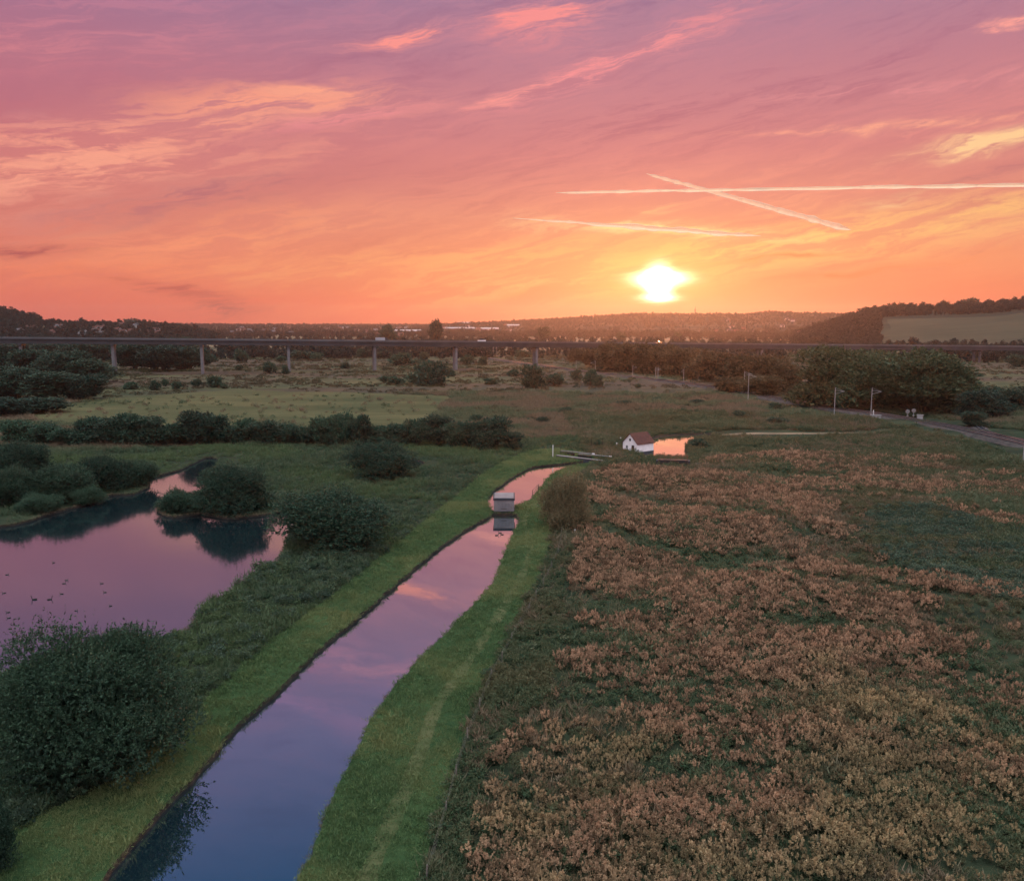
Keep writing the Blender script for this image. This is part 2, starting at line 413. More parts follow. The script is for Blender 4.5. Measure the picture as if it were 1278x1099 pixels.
POND = [(232, 787), (250, 765), (290, 738), (320, 715), (350, 697), (356, 688), (361, 668), (371, 645), (366, 640), (346, 638), (328, 641), (308, 643), (285, 645), (262, 642), (250, 639), (235, 641), (215, 644), (201, 640), (197, 632), (206, 625), (226, 621), (246, 614), (259, 605), (257, 593), (268, 582), (274, 572), (258, 570), (241, 577), (222, 586), (202, 591), (187, 597), (184, 606), (165, 615), (140, 616), (122, 623), (95, 631), (60, 640), (30, 650), (0, 655), (-80, 660), (-250, 675), (-420, 740), (-400, 860), (-200, 960), (-60, 885), (0, 850), (40, 832), (100, 815), (180, 805)]
pond = jitter(smooth_line(poly_w(POND), True, 1.5), 0.6)
BASIN = [(790, 553), (818, 544), (838, 541.5), (862, 540.5), (898, 540.5), (894, 545), (868, 549), (858, 554), (856, 561), (861, 567), (858, 571), (840, 572), (822, 571), (800, 568)]
basin = jitter(smooth_line(poly_w(BASIN), True, 1.5), 0.4)
PUDDLE = [(490, 577), (505, 571), (520, 572), (531, 577), (522, 581), (505, 581)]
puddle = jitter(smooth_line(poly_w(PUDDLE), True, 1.5), 0.4)
MERE = [(1228, 517.5), (1236, 516), (1250, 516.5), (1262, 518), (1258, 519.5), (1240, 520)]
mere = jitter(smooth_line(poly_w(MERE), True, 2), 0.4)
waters = [canal, pool, pond, basin, puddle, mere]
MOWN_L = [(-200, 1480), (-100, 1180), (0, 1045), (60, 1010), (120, 985), (200, 925), (245, 882), (300, 832), (350, 790), (430, 730), (480, 690), (530, 650), (570, 618), (605, 590), (640, 570), (668, 562), (700, 560), (740, 568)]
MOWN_R = [(480, 1480), (500, 1250), (520, 1110), (545, 1030), (570, 950), (600, 862), (636, 790), (662, 740), (684, 690), (688, 660), (684, 640), (692, 620), (712, 600), (732, 586), (740, 578)]
mown = smooth_line(poly_w(MOWN_L + MOWN_R[::-1]), True, 3.0)
FIELD = [(40, 512), (120, 499), (200, 492), (290, 487), (400, 489.5), (556, 494), (552, 505), (548, 516), (530, 530), (440, 537), (300, 536), (150, 533), (60, 528)]
field = jitter(smooth_line(poly_w(FIELD), True, 4.0), 2.5)
TAN = [(690, 523), (745, 519), (815, 520), (818, 526), (790, 531), (700, 532)]
tanfield = smooth_line(poly_w(TAN), True, 6.0)

# ridges: distance, where the slope starts, and the height of the skyline along px (photo rows of the tree tops)
def prof(pairs):
    a = np.array(pairs, float); return (a[:, 0] - CX) / (F / _cp), a[:, 1]
HILLS = [
    (2100, 1150, prof([(880, 440), (985, 414), (1010, 405), (1050, 391), (1090, 382), (1130, 380), (1190, 379), (1240, 377), (1278, 374), (1400, 370), (1700, 375), (2200, 385)]), 19),
    (4300, 2700, prof([(380, 425), (520, 404), (560, 399), (620, 397), (700, 392.5), (760, 389), (800, 387), (850, 388), (900, 387.5), (930, 388.5), (960, 385), (1000, 387), (1100, 389), (1400, 392), (1800, 400)]), 24),
    (6500, 1700, prof([(-600, 402), (150, 401), (300, 402), (560, 402), (800, 400), (1800, 400)]), 22),
    (2250, 1250, prof([(-700, 376), (-100, 380), (0, 384), (30, 387), (52, 396), (80, 397.5), (130, 398), (180, 398), (200, 399), (222, 402), (252, 406), (300, 418), (350, 440)]), 19),
]
def hill_height(x, y):
    x = np.asarray(x, float); y = np.asarray(y, float)
    d = np.hypot(x, y); ta = np.where(y > 1, x / np.maximum(y, 1), 9.0 * np.sign(x))
    h = np.zeros_like(d)
    for Rd, d0, (ts, rows), tree in HILLS:
        top = CAM_H + (408.1 - np.interp(ta, ts, rows)) / F * Rd - tree
        s = np.clip((d - d0) / (Rd - d0), 0, 1); s = s * s * (3 - 2 * s)
        back = np.clip(1 - np.maximum(d - Rd, 0) / (Rd * 1.2), 0.25, 1)
        h = np.maximum(h, np.maximum(top, 0) * s * back)
    h[(y < 300)] = 0
    return h
def swell(x, y):
    """low hummocks of the rough field"""
    return [(0.55 + (1.2 if a > 12 and b > 90 else 0.0)) * noise.noise((a * 0.030, b * 0.055, 0.3)) + 0.35 * noise.noise((a * 0.12, b * 0.16, 4.0)) for a, b in zip(x, y)]

def ground_mesh():
    pts = []
    def ring(line):
        i0 = len(pts); pts.extend(line); return list(range(i0, len(pts)))
    faces = [ring(w) for w in waters]
    extra = [mown, field, tanfield]
    cons = []
    for e in extra:
        ids = ring(e); cons += list(zip(ids, ids[1:] + ids[:1]))
    d = 10.0
    while d < 7900:
        step = d * 0.022 if d < 700 else d * 0.03
        n = int(max(60, min(190, 150 * 1.0)))
        for k in range(n + 1):
            a = -66 + 132 * k / n
            dd = d * (1 + 0.006 * random.uniform(-1, 1)); aa = R(a + random.uniform(-0.25, 0.25))
            pts.append((dd * math.sin(aa), dd * math.cos(aa)))
        d += max(step, 0.9)
    for rr in (20, 60, 200, 800, 3000, 7900):
        for a in range(75, 290, 12): pts.append((rr * math.sin(R(a)), rr * math.cos(R(a))))
    vs, es, fs, _, _, of = delaunay_2d_cdt([Vector(p) for p in pts], cons, faces, 0, 1e-4)
    xy = np.array([v[:] for v in vs])
    fa = np.array([f for f in fs], dtype=np.int32)
    cen = xy[fa].mean(1)
    wet = np.zeros(len(fa), bool)
    for w in waters: wet |= inside(w, cen)
    fa = fa[~wet]; cen = cen[~wet]
    mi = np.zeros(len(fa), np.int32)
    mi[inside(mown, cen)] = 1
    mi[inside(field, cen)] = 2
    mi[inside(tanfield, cen)] = 3
    # orientation
    a, b, c = xy[fa[:, 0]], xy[fa[:, 1]], xy[fa[:, 2]]
    flip = ((b - a)[:, 0] * (c - a)[:, 1] - (b - a)[:, 1] * (c - a)[:, 0]) < 0
    fa[flip] = fa[flip][:, ::-1]
    z = hill_height(xy[:, 0], xy[:, 1])
    near = np.full(len(xy), 1e9)
    close = np.hypot(xy[:, 0], xy[:, 1]) < 330
    for w in waters: near[close] = np.minimum(near[close], dist_line(w, xy[close], True))
    inm = inside(mown, xy); dm = dist_line(mown, xy[close], True)
    dmf = np.full(len(xy), 1e9); dmf[close] = dm
    sw = np.array(swell(xy[:, 0], xy[:, 1]))
    amp = np.clip((near - 1) / 8, 0, 1) * np.where(inm, 0.12, np.clip(dmf / 8, 0, 1)) * np.clip((900 - np.hypot(xy[:, 0], xy[:, 1])) / 300, 0, 1)
    z = z + sw * amp
    global GZ_XY, GZ
    V3 = np.column_stack([xy, z])
    return V3, fa, mi
def ground_cols(g):
    p = pos(g)
    dist = V(g, g.node("ShaderNodeVectorMath", operation='LENGTH').outputs["Value"])
    return p
def mat_rough():
    def fn(g):
        p = pos(g); x, y, z = g.sep(p)
        n1 = g.noise(g.xyz(x * 0.006, y * 0.016, 0.0), 1.0, 5.0, 0.6)
        n2 = g.noise(g.xyz(x * 0.05, y * 0.16, 3.0), 1.0, 5.0, 0.65)
        n3 = g.noise(g.xyz(x * 0.35, y * 0.9, 6.0), 1.0, 4.0, 0.65)
        near = g.mix(g.step(n2, 0.35, 0.65), (0.014, 0.022, 0.013), (0.036, 0.048, 0.025))
        heath = g.mix(g.step(n2 * 0.6 + n3 * 0.4, 0.36, 0.64), (0.044, 0.034, 0.025), (0.108, 0.072, 0.052))
        olive = g.mix(g.step(n2, 0.35, 0.65), (0.042, 0.050, 0.026), (0.095, 0.092, 0.046))
        far = g.step(y, 300.0, 520.0)
        c = g.mix(g.step(n1, 0.40, 0.58), olive, heath)
        c = g.mix(far, near, c)
        # far valley floor and slopes: pale strips painted in for bright mist, pasture and dark tilth
        n4 = g.noise(g.xyz(x * 0.0016, y * 0.006, 2.0), 1.0, 2.0, 0.5)
        strips = g.mix(g.step(n4, 0.46, 0.54), (0.060, 0.056, 0.034), (0.22, 0.155, 0.095))
        c = g.mix(g.step(y, 900.0, 1200.0) * 0.8, c, strips)
        c = g.mix(g.step(z, 6.0, 20.0) * 0.85, c, g.mix(g.step(n4, 0.44, 0.56), (0.014, 0.018, 0.013), (0.030, 0.033, 0.021)))
        c = g.mix(n3 * 0.35, c, (0.03, 0.028, 0.018))
        return principled(g, c, 0.95, 0.08, normal=bump(g, n3 * 0.6 + n2, 0.7, 0.5))
    return material("rough_ground", fn)
def mat_sward(name, a, b, sx, sy, br=0.4):
    def fn(g):
        p = pos(g); x, y, z = g.sep(p)
        n1 = g.noise(g.xyz(x * sx, y * sy, 0.0), 1.0, 6.0, 0.62)
        n2 = g.noise(p, 2.2, 4.0, 0.7)
        n1 = n1 * 0.6 + g.noise(g.xyz(x * sx * 5, y * sy * 7, 4.0), 1.0, 5.0, 0.65) * 0.4
        c = g.mix(g.step(n1, 0.36, 0.64), a, b)
        c = g.mix(n2 * 0.4, c, tuple(v * 0.4 for v in a))
        return principled(g, c, 0.95, 0.08, normal=bump(g, n2, br, 0.15))
    return material(name, fn)
M['g_rough'] = mat_rough()
M['g_mown'] = mat_sward("mown_ground", (0.024, 0.052, 0.020), (0.050, 0.086, 0.032), 0.12, 0.12)
M['g_field'] = mat_sward("pasture_ground", (0.050, 0.058, 0.026), (0.108, 0.098, 0.046), 0.010, 0.05)
M['g_tan'] = mat_sward("dry_grass_ground", (0.13, 0.085, 0.05), (0.20, 0.13, 0.08), 0.03, 0.08)
M['soil'] = plain("bank_soil", (0.030, 0.024, 0.018), 0.95, 0.5, 1.5, bmp=0.6)

V3, GF, GM = ground_mesh()
# outer polygons that follow the far hills
def hill_field_idx():
    c = V3[GF].mean(1); ta = c[:, 0] / np.maximum(c[:, 1], 1); d = np.hypot(c[:, 0], c[:, 1])
    px = CX + ta * F / _cp
    return (px > 1104) & (px < 1500) & (d > 1360) & (d < 1750) & (c[:, 1] > 0)
GM[hill_field_idx()] = 4
M['g_slope'] = mat_sward("slope_pasture_ground", (0.050, 0.046, 0.028), (0.078, 0.066, 0.040), 0.004, 0.008)
ground = link("ground", np_mesh("ground", V3, GF, [M['g_rough'], M['g_mown'], M['g_field'], M['g_tan'], M['g_slope']], smooth=True, midx=GM), kind="structure")
from mathutils.bvhtree import BVHTree
GBVH = BVHTree.FromPolygons([tuple(v) for v in V3.tolist()], [tuple(f) for f in GF.tolist()])
def gz(x, y):
    h = GBVH.ray_cast(Vector((x, y, 900)), Vector((0, 0, -1)))
    return h[0].z if h[0] else 0.0

# banks down to the water, and the water itself
WATER_Z = -0.40
def bank(line, name):
    n = len(line); vs, fs = [], []
    L = [Vector(p) for p in line]
    area = sum(L[i].x * L[(i + 1) % n].y - L[(i + 1) % n].x * L[i].y for i in range(n))
    sgn = 1 if area > 0 else -1
    for i, p in enumerate(L):
        t = (L[(i + 1) % n] - L[i - 1]).normalized(); nin = Vector((-t.y, t.x)) * sgn
        w = 0.16 + 0.12 * noise.noise((p.x * 0.7, p.y * 0.7, 1))
        vs += [(p.x, p.y, gz(p.x - nin.x * 0.05, p.y - nin.y * 0.05)), (p.x + nin.x * w * 0.4, p.y + nin.y * w * 0.4, -0.25), (p.x + nin.x * w * 1.6, p.y + nin.y * w * 1.6, -1.1)]
    for i in range(n):
        j = (i + 1) % n
        for k in range(2): fs.append((i * 3 + k, j * 3 + k, j * 3 + k + 1, i * 3 + k + 1))
    link(name, np_mesh(name, np.array(vs), np.array(fs), [M['soil']]), kind="structure")
def mat_water(name, r0, power, rough, tint, ripple, gloss):
    def fn(g):
        p = pos(g); x, y, z = g.sep(p)
        h = g.noise(g.xyz(x * 0.8, y * 0.8, 0.0), 1.0, 3.0, 0.6) * 0.6 + g.noise(g.xyz(x * 0.12, y * 0.2, 5.0), 1.0, 2.0)
        nrm = bump(g, h, ripple, 0.04)
        lw = g.node("ShaderNodeLayerWeight"); lw.inputs[0].default_value = 0.5
        f = g.m('ADD', g.m('POWER', V(g, lw.outputs["Facing"]), power) * (1 - r0), r0, clamp=True)
        gl = g.node("ShaderNodeBsdfGlossy"); gl.inputs["Color"].default_value = (0.97, 0.97, 1.0, 1); gl.inputs["Roughness"].default_value = rough
        g.t.links.new(nrm, gl.inputs["Normal"])
        df = principled(g, tint, 0.3, 0.0)
        mx = g.node("ShaderNodeMixShader"); g.put(mx.inputs[0], f); gl.inputs["Color"].default_value = gloss
        g.t.links.new(df, mx.inputs[1]); g.t.links.new(gl.outputs[0], mx.inputs[2])
        return mx.outputs[0]
    return material(name, fn)
M['canal_water'] = mat_water("canal_water", 0.12, 1.25, 0.015, (0.005, 0.014, 0.022), 0.05, (0.85, 0.98, 1.0, 1))
M['pond_water'] = mat_water("pond_water", 0.04, 2.1, 0.07, (0.008, 0.017, 0.021), 0.12, (0.68, 0.86, 1.0, 1))
M['basin_water'] = mat_water("basin_water", 0.60, 1.0, 0.02, (0.30, 0.24, 0.16), 0.04, (1.0, 1.0, 1.0, 1))
for line, nm, mt in ((canal, "canal_water", 'canal_water'), (pool, "lock_pool_water", 'canal_water'), (pond, "pond_water", 'pond_water'), (basin, "basin_water", 'basin_water'), (puddle, "marsh_pool_water", 'canal_water'), (mere, "mere_water", 'canal_water')):
    bank(line, nm.replace("water", "bank_terrain"))
    n = len(line)
    L = np.array(line); c = L.mean(0); t = 0.02
    me = bpy.data.meshes.new(nm)
    vs, es, fs, _, _, _ = delaunay_2d_cdt([Vector(p) for p in line], [], [list(range(n))], 1, 1e-4)
    me.from_pydata([(v.x, v.y, WATER_Z) for v in vs], [], [f for f in fs]); me.materials.append(M[mt])
    bm = bmesh.new(); bm.from_mesh(me); bmesh.ops.recalc_face_normals(bm, faces=bm.faces)
    if sum(f.normal.z for f in bm.faces) < 0: bmesh.ops.reverse_faces(bm, faces=bm.faces)
    bm.to_mesh(me); bm.free()
    link(nm, me, kind="structure")

# worn towpath along the mown bank
PATH = [(440, 1480), (445, 1180), (457, 1099), (490, 1020), (520, 950), (545, 882), (582, 828), (622, 768), (650, 720), (660, 692), (659, 670), (655, 652), (662, 634), (680, 614), (702, 594), (728, 580)]
path = smooth_line(poly_w(PATH), False, 1.5)
def strip(line, w, lift, name, mat, wob=0.0):
    vs, fs = [], []
    L = [Vector(p) for p in line]
    for i, p in enumerate(L):
        t = (L[min(i + 1, len(L) - 1)] - L[max(i - 1, 0)]).normalized(); n = Vector((-t.y, t.x))
        ww = w * (1 + wob * noise.noise((p.x * 0.3, p.y * 0.3, 2)))
        for s in (-1, -0.4, 0.4, 1):
            q = p + n * ww * s; vs.append((q.x, q.y, gz(q.x, q.y) + lift - (0.05 if abs(s) == 1 else 0)))
    for i in range(len(L) - 1):
        for k in range(3): fs.append((i * 4 + k + 1, i * 4 + k, i * 4 + 4 + k, i * 4 + 5 + k))
    return link(name, np_mesh(name, np.array(vs), np.array(fs), [mat], smooth=True), kind="structure")
M['path'] = mat_sward("worn_path_ground", (0.050, 0.070, 0.028), (0.105, 0.104, 0.048), 0.5, 0.5)
strip(path, 0.7, 0.035, "towpath", M['path'], 0.5)

M['track'] = mat_sward("track_ground", (0.16, 0.115, 0.075), (0.26, 0.18, 0.12), 0.2, 0.2)
farm_track = smooth_line(poly_w([(900, 543), (935, 541.5), (1000, 540.8), (1060, 540), (1110, 537)]), False, 3.0)
strip(farm_track, 1.3, 0.12, "farm_track_path", M['track'], 0.4)

# ------------------------------------------------------------------ plants: leaf clouds
def leaves(base, along, length, width, rnd, curl=0.25):
    """diamond leaves: base (n,3), along (n,3) unit, arrays of length and width"""
    n = len(base)
    r = rnd.normal(size=(n, 3)); side = np.cross(along, r); side /= np.linalg.norm(side, axis=1, keepdims=True) + 1e-9
    nor = np.cross(side, along)
    L, W = length[:, None], width[:, None]
    mid = base + along * L * 0.45 + nor * L * curl * 0.3
    v = np.stack([base, mid + side * W * 0.5, base + along * L, mid - side * W * 0.5], 1).reshape(-1, 3)
    f = np.arange(n * 4).reshape(n, 4)
    return v, f
def unit(a): return a / (np.linalg.norm(a, axis=-1, keepdims=True) + 1e-9)
def lumps_dome(rnd, n, Rr, H, spread=0.62, low=0.12):
    """overlapping lumps that make an uneven dome, radius Rr, height H"""
    out = []
    for i in range(n):
        th = rnd.uniform(0, 2 * math.pi); u = rnd.uniform(0, 1) ** 0.5
        z = rnd.uniform(low, 0.78); k = math.sqrt(max(0.05, 1 - (max(z - 0.25, 0) / 0.78) ** 2))
        rr = Rr * spread * u * k
        s = Rr * rnd.uniform(0.19, 0.45)
        out.append((rr * math.cos(th), rr * math.sin(th), max(z * H, s * 0.5), s))
    return np.array(out)
def lumps_tree(rnd, n, Rr, H, low=0.22):
    out = []
    for i in range(n):
        th = rnd.uniform(0, 2 * math.pi); z = rnd.uniform(low, 0.86)
        k = math.sin(math.pi * min(1, max(0.1, (z - low * 0.4) / (1.02 - low * 0.4)))) ** 0.7
        rr = Rr * 0.66 * k * rnd.uniform(0.1, 1) ** 0.6
        out.append((rr * math.cos(th), rr * math.sin(th), z * H, Rr * rnd.uniform(0.22, 0.42)))
    return np.array(out)
def crown_mesh(name, seed, lumps, twigs, per, leaf, tw_len, mat, up=0.35, fill=0.4, flat=0.85, shoots=0):
    rnd = np.random.default_rng(seed)
    vol = lumps[:, 3] ** 2; li = rnd.choice(len(lumps), twigs, p=vol / vol.sum())
    d = unit(rnd.normal(size=(twigs, 3))); d[:, 2] = np.where(d[:, 2] < -0.35, -d[:, 2], d[:, 2])
    c = lumps[li, :3]; s = lumps[li, 3:4]
    p = c + d * s * np.array([1, 1, flat]) * rnd.uniform(0.72, 1.02, (twigs, 1))
    p[:, 2] = np.maximum(p[:, 2], 0.05)
    ax = unit(d * (1 - up) + np.array([0, 0, up]) + rnd.normal(size=(twigs, 3)) * 0.28)
    tl = tw_len * rnd.uniform(0.5, 1.25, (twigs, 1))
    if shoots:
        top = np.argsort(-p[:, 2])[:shoots * 3]; pick = rnd.choice(top, shoots, replace=False)
        ax[pick] = unit(np.array([0, 0, 1.0]) + rnd.normal(size=(shoots, 3)) * 0.18); tl[pick] *= rnd.uniform(1.4, 2.3, (shoots, 1))
    t = rnd.uniform(0, 1, (twigs, per)); t.sort(1)
    b = (p[:, None, :] + ax[:, None, :] * (tl[:, None, :] * t[:, :, None])).reshape(-1, 3)
    ad = unit(np.repeat(ax, per, 0) * 0.75 + rnd.normal(size=(twigs * per, 3)) * 0.55)
    L = leaf * rnd.uniform(0.6, 1.3, twigs * per); W = L * rnd.uniform(0.28, 0.5, twigs * per)
    v, f = leaves(b, ad, L, W, rnd)
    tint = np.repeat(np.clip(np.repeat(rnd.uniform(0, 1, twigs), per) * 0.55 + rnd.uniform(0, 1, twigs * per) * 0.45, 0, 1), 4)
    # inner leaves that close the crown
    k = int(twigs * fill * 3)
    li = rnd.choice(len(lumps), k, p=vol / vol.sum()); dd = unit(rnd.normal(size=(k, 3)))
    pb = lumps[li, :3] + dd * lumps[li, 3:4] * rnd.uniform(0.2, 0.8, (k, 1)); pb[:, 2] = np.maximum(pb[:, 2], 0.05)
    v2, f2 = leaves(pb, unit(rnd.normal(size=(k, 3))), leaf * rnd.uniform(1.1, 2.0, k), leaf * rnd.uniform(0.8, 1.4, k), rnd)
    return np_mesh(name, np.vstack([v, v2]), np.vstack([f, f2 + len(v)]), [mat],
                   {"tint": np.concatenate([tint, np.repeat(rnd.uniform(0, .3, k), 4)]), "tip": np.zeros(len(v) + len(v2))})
def limbs_mesh(name, seed, lumps, trunk_r, stems=1, fork=0.3, bare=0.0):
    rnd = random.Random(seed); m = MB()
    order = sorted(range(len(lumps)), key=lambda i: lumps[i][2])
    Hm = max(l[2] for l in lumps)
    if stems == 1:
        m.tube([(0, 0, -0.4), (0.03, 0.02, Hm * fork * 0.5), (0.05, -0.03, Hm * fork), (0.0, 0.05, Hm * 0.75)], [trunk_r * 1.25, trunk_r, trunk_r * 0.85, trunk_r * 0.3], 8)
    pick = order[::max(1, len(order) // 9)]
    for i in pick:
        x, y, z, s = lumps[i]
        b = (0, 0, min(z * 0.6, Hm * fork * rnd.uniform(0.6, 1.2))) if stems == 1 else (x * 0.12, y * 0.12, -0.3)
        mid = (x * 0.45 + rnd.uniform(-.2, .2), y * 0.45 + rnd.uniform(-.2, .2), b[2] + (z - b[2]) * 0.55)
        r0 = trunk_r * (0.5 if stems == 1 else 0.6)
        m.tube([b, mid, (x, y, z)], [r0, r0 * 0.6, r0 * 0.2], 6)
    return m.mesh(name, M['bark'], True)

PROTO = {}
def proto(key, seed, kind, n, Rr, H, twigs, per, leaf, tw, mat, trunk=0.2, **kw):
    rnd = np.random.default_rng(seed)
    lm = lumps_dome(rnd, n, Rr, H) if kind == 'dome' else lumps_tree(rnd, n, Rr, H)
    PROTO[key] = (crown_mesh(key + "_crown", seed + 1, lm, twigs, per, leaf, tw, M[mat], **kw),
                  limbs_mesh(key + "_trunk", seed + 2, lm, trunk, 3 if kind == 'dome' else 1), 2 * Rr, H)
    # measure what was really grown, so that scaling is true to the photograph
    co = np.empty(len(PROTO[key][0].vertices) * 3, np.float32); PROTO[key][0].vertices.foreach_get("co", co); co = co.reshape(-1, 3)
    PROTO[key] = PROTO[key][:2] + (float(np.percentile(co[:, 0], 99) - np.percentile(co[:, 0], 1)), float(np.percentile(co[:, 2], 99.3)))
proto('willow_big', 11, 'dome', 46, 6.6, 7.6, 11000, 13, 0.17, 0.75, 'willow', 0.22, shoots=130, up=0.4, fill=0.7)
proto('willow_a', 21, 'dome', 34, 5.5, 6.0, 5600, 11, 0.21, 0.8, 'willow', 0.2, shoots=40, up=0.5)
proto('willow_b', 31, 'dome', 30, 5.0, 6.5, 5000, 11, 0.21, 0.8, 'willow', 0.2, shoots=40, up=0.5)
proto('willow_c', 36, 'dome', 24, 5.0, 5.2, 4200, 11, 0.24, 0.8, 'bush', 0.2, shoots=30, up=0.4)
proto('rust', 41, 'dome', 26, 4.4, 6.0, 4200, 10, 0.22, 1.0, 'rust_bush', 0.15, shoots=50, up=0.55)
for i, s in enumerate((51, 61, 71)):
    proto(f'hedge_{i}', s, 'dome', 16, 4.0, 6.5, 1000, 8, 0.46, 0.9, 'bush', 0.16, up=0.35)
for i, s in enumerate((81, 91, 101)):
    proto(f'tree_{i}', s, 'tree', 22, 4.4, 9.0, 1300, 8, 0.50, 1.0, 'tree', 0.26, up=0.3)
for i, s in enumerate((111, 121)):
    proto(f'grove_{i}', s, 'dome', 26, 8.0, 13.0, 2600, 8, 0.70, 1.5, 'tree', 0.35, up=0.45)
for i, s in enumerate((112, 122)):
    proto(f'olive_{i}', s, 'dome', 30, 8.0, 13.0, 3000, 8, 0.62, 1.4, 'olive_tree', 0.35, up=0.5)
for i, s in enumerate((131, 141)):
    proto(f'warm_{i}', s, 'dome', 18, 6.0, 9.0, 1100, 7, 0.75, 1.3, 'warm_tree', 0.3, up=0.35)
for i, s in enumerate((151, 161)):
    proto(f'far_{i}', s, 'dome', 12, 3.0, 4.0, 330, 6, 0.62, 0.8, 'bush', 0.15, up=0.3)
for i, s in enumerate((171, 181)):
    proto(f'far_tree_{i}', s, 'tree', 14, 4.0, 8.0, 340, 6, 0.95, 1.1, 'tree', 0.3, up=0.25)

n_tree = 0
def plant(px, py, w, h, key, name, label, cat, group=None, rz=None, z=None, name_of=None):
    """a tree or bush whose foot is seen at px, py and which shows w by h photo pixels"""
    global n_tree
    n_tree += 1
    p = at(px, py)
    for _ in range(6): p = at(px, py, gz(p.x, p.y) if z is None else z)
    k = mpp(p); cm, tm, W0, H0 = PROTO[key]
    rnd = random.Random(n_tree * 17)
    sx = w * k / W0; sz = h * k / H0
    # the drawn foot is the front edge of the crown: the stem stands half a crown behind it
    back = sx * W0 * 0.36
    d = Vector((p.x, p.y)).normalized(); p = Vector((p.x + d.x * back, p.y + d.y * back, 0)); p.z = gz(p.x, p.y) if z is None else z
    root = empty(name, p - Vector((0, 0, 0.1)), rnd.uniform(0, 6.28) if rz is None else rz, label=label, cat=cat, group=group)
    root.scale = (sx, sx, sz)
    link("crown", cm, root); link("trunk", tm, root)
    return root

# ------------------------------------------------------------------ ground cover: one object of each, grown with geometry nodes
def cover(name, protos, pts, scale, idx, label=None, seed=0, tilt=0.12, mat=None):
    rnd = np.random.default_rng(seed); n = len(pts)
    me = bpy.data.meshes.new(name); me.vertices.add(n); me.vertices.foreach_set("co", np.asarray(pts, np.float32).ravel())
    a = me.attributes.new("spin", 'FLOAT_VECTOR', 'POINT')
    a.data.foreach_set("vector", np.column_stack([rnd.normal(0, tilt, n), rnd.normal(0, tilt, n), rnd.uniform(0, 6.28, n)]).astype(np.float32).ravel())
    a = me.attributes.new("grow", 'FLOAT', 'POINT'); a.data.foreach_set("value", np.asarray(scale, np.float32))
    a = me.attributes.new("sort", 'INT', 'POINT'); a.data.foreach_set("value", np.asarray(idx, np.int32))
    o = link(name, me, kind="stuff", label=label)
    ng = bpy.data.node_groups.new(name + "_growth", 'GeometryNodeTree')
    ng.interface.new_socket("Geometry", in_out='INPUT', socket_type='NodeSocketGeometry')
    ng.interface.new_socket("Geometry", in_out='OUTPUT', socket_type='NodeSocketGeometry')
    N = ng.nodes.new; gi, go = N('NodeGroupInput'), N('NodeGroupOutput')
    inst = N('GeometryNodeInstanceOnPoints'); g2i = N('GeometryNodeGeometryToInstance')
    for pm in reversed(protos):
        po = bpy.data.objects.new(pm.name, pm); oi = N('GeometryNodeObjectInfo'); oi.inputs[0].default_value = po; oi.inputs['As Instance'].default_value = False
        ng.links.new(oi.outputs['Geometry'], g2i.inputs[0])
    def named(nm, t):
        q = N('GeometryNodeInputNamedAttribute'); q.data_type = t; q.inputs[0].default_value = nm
        return next(s for s in q.outputs if s.enabled and s.name == "Attribute")
    L = ng.links.new
    L(gi.outputs[0], inst.inputs['Points']); L(g2i.outputs[0], inst.inputs['Instance'])
    inst.inputs['Pick Instance'].default_value = True
    L(named("sort", 'INT'), inst.inputs['Instance Index'])
    L(named("spin", 'FLOAT_VECTOR'), inst.inputs['Rotation']); L(named("grow", 'FLOAT'), inst.inputs['Scale'])
    L(inst.outputs[0], go.inputs[0])
    md = o.modifiers.new("growth", 'NODES'); md.node_group = ng
    return o

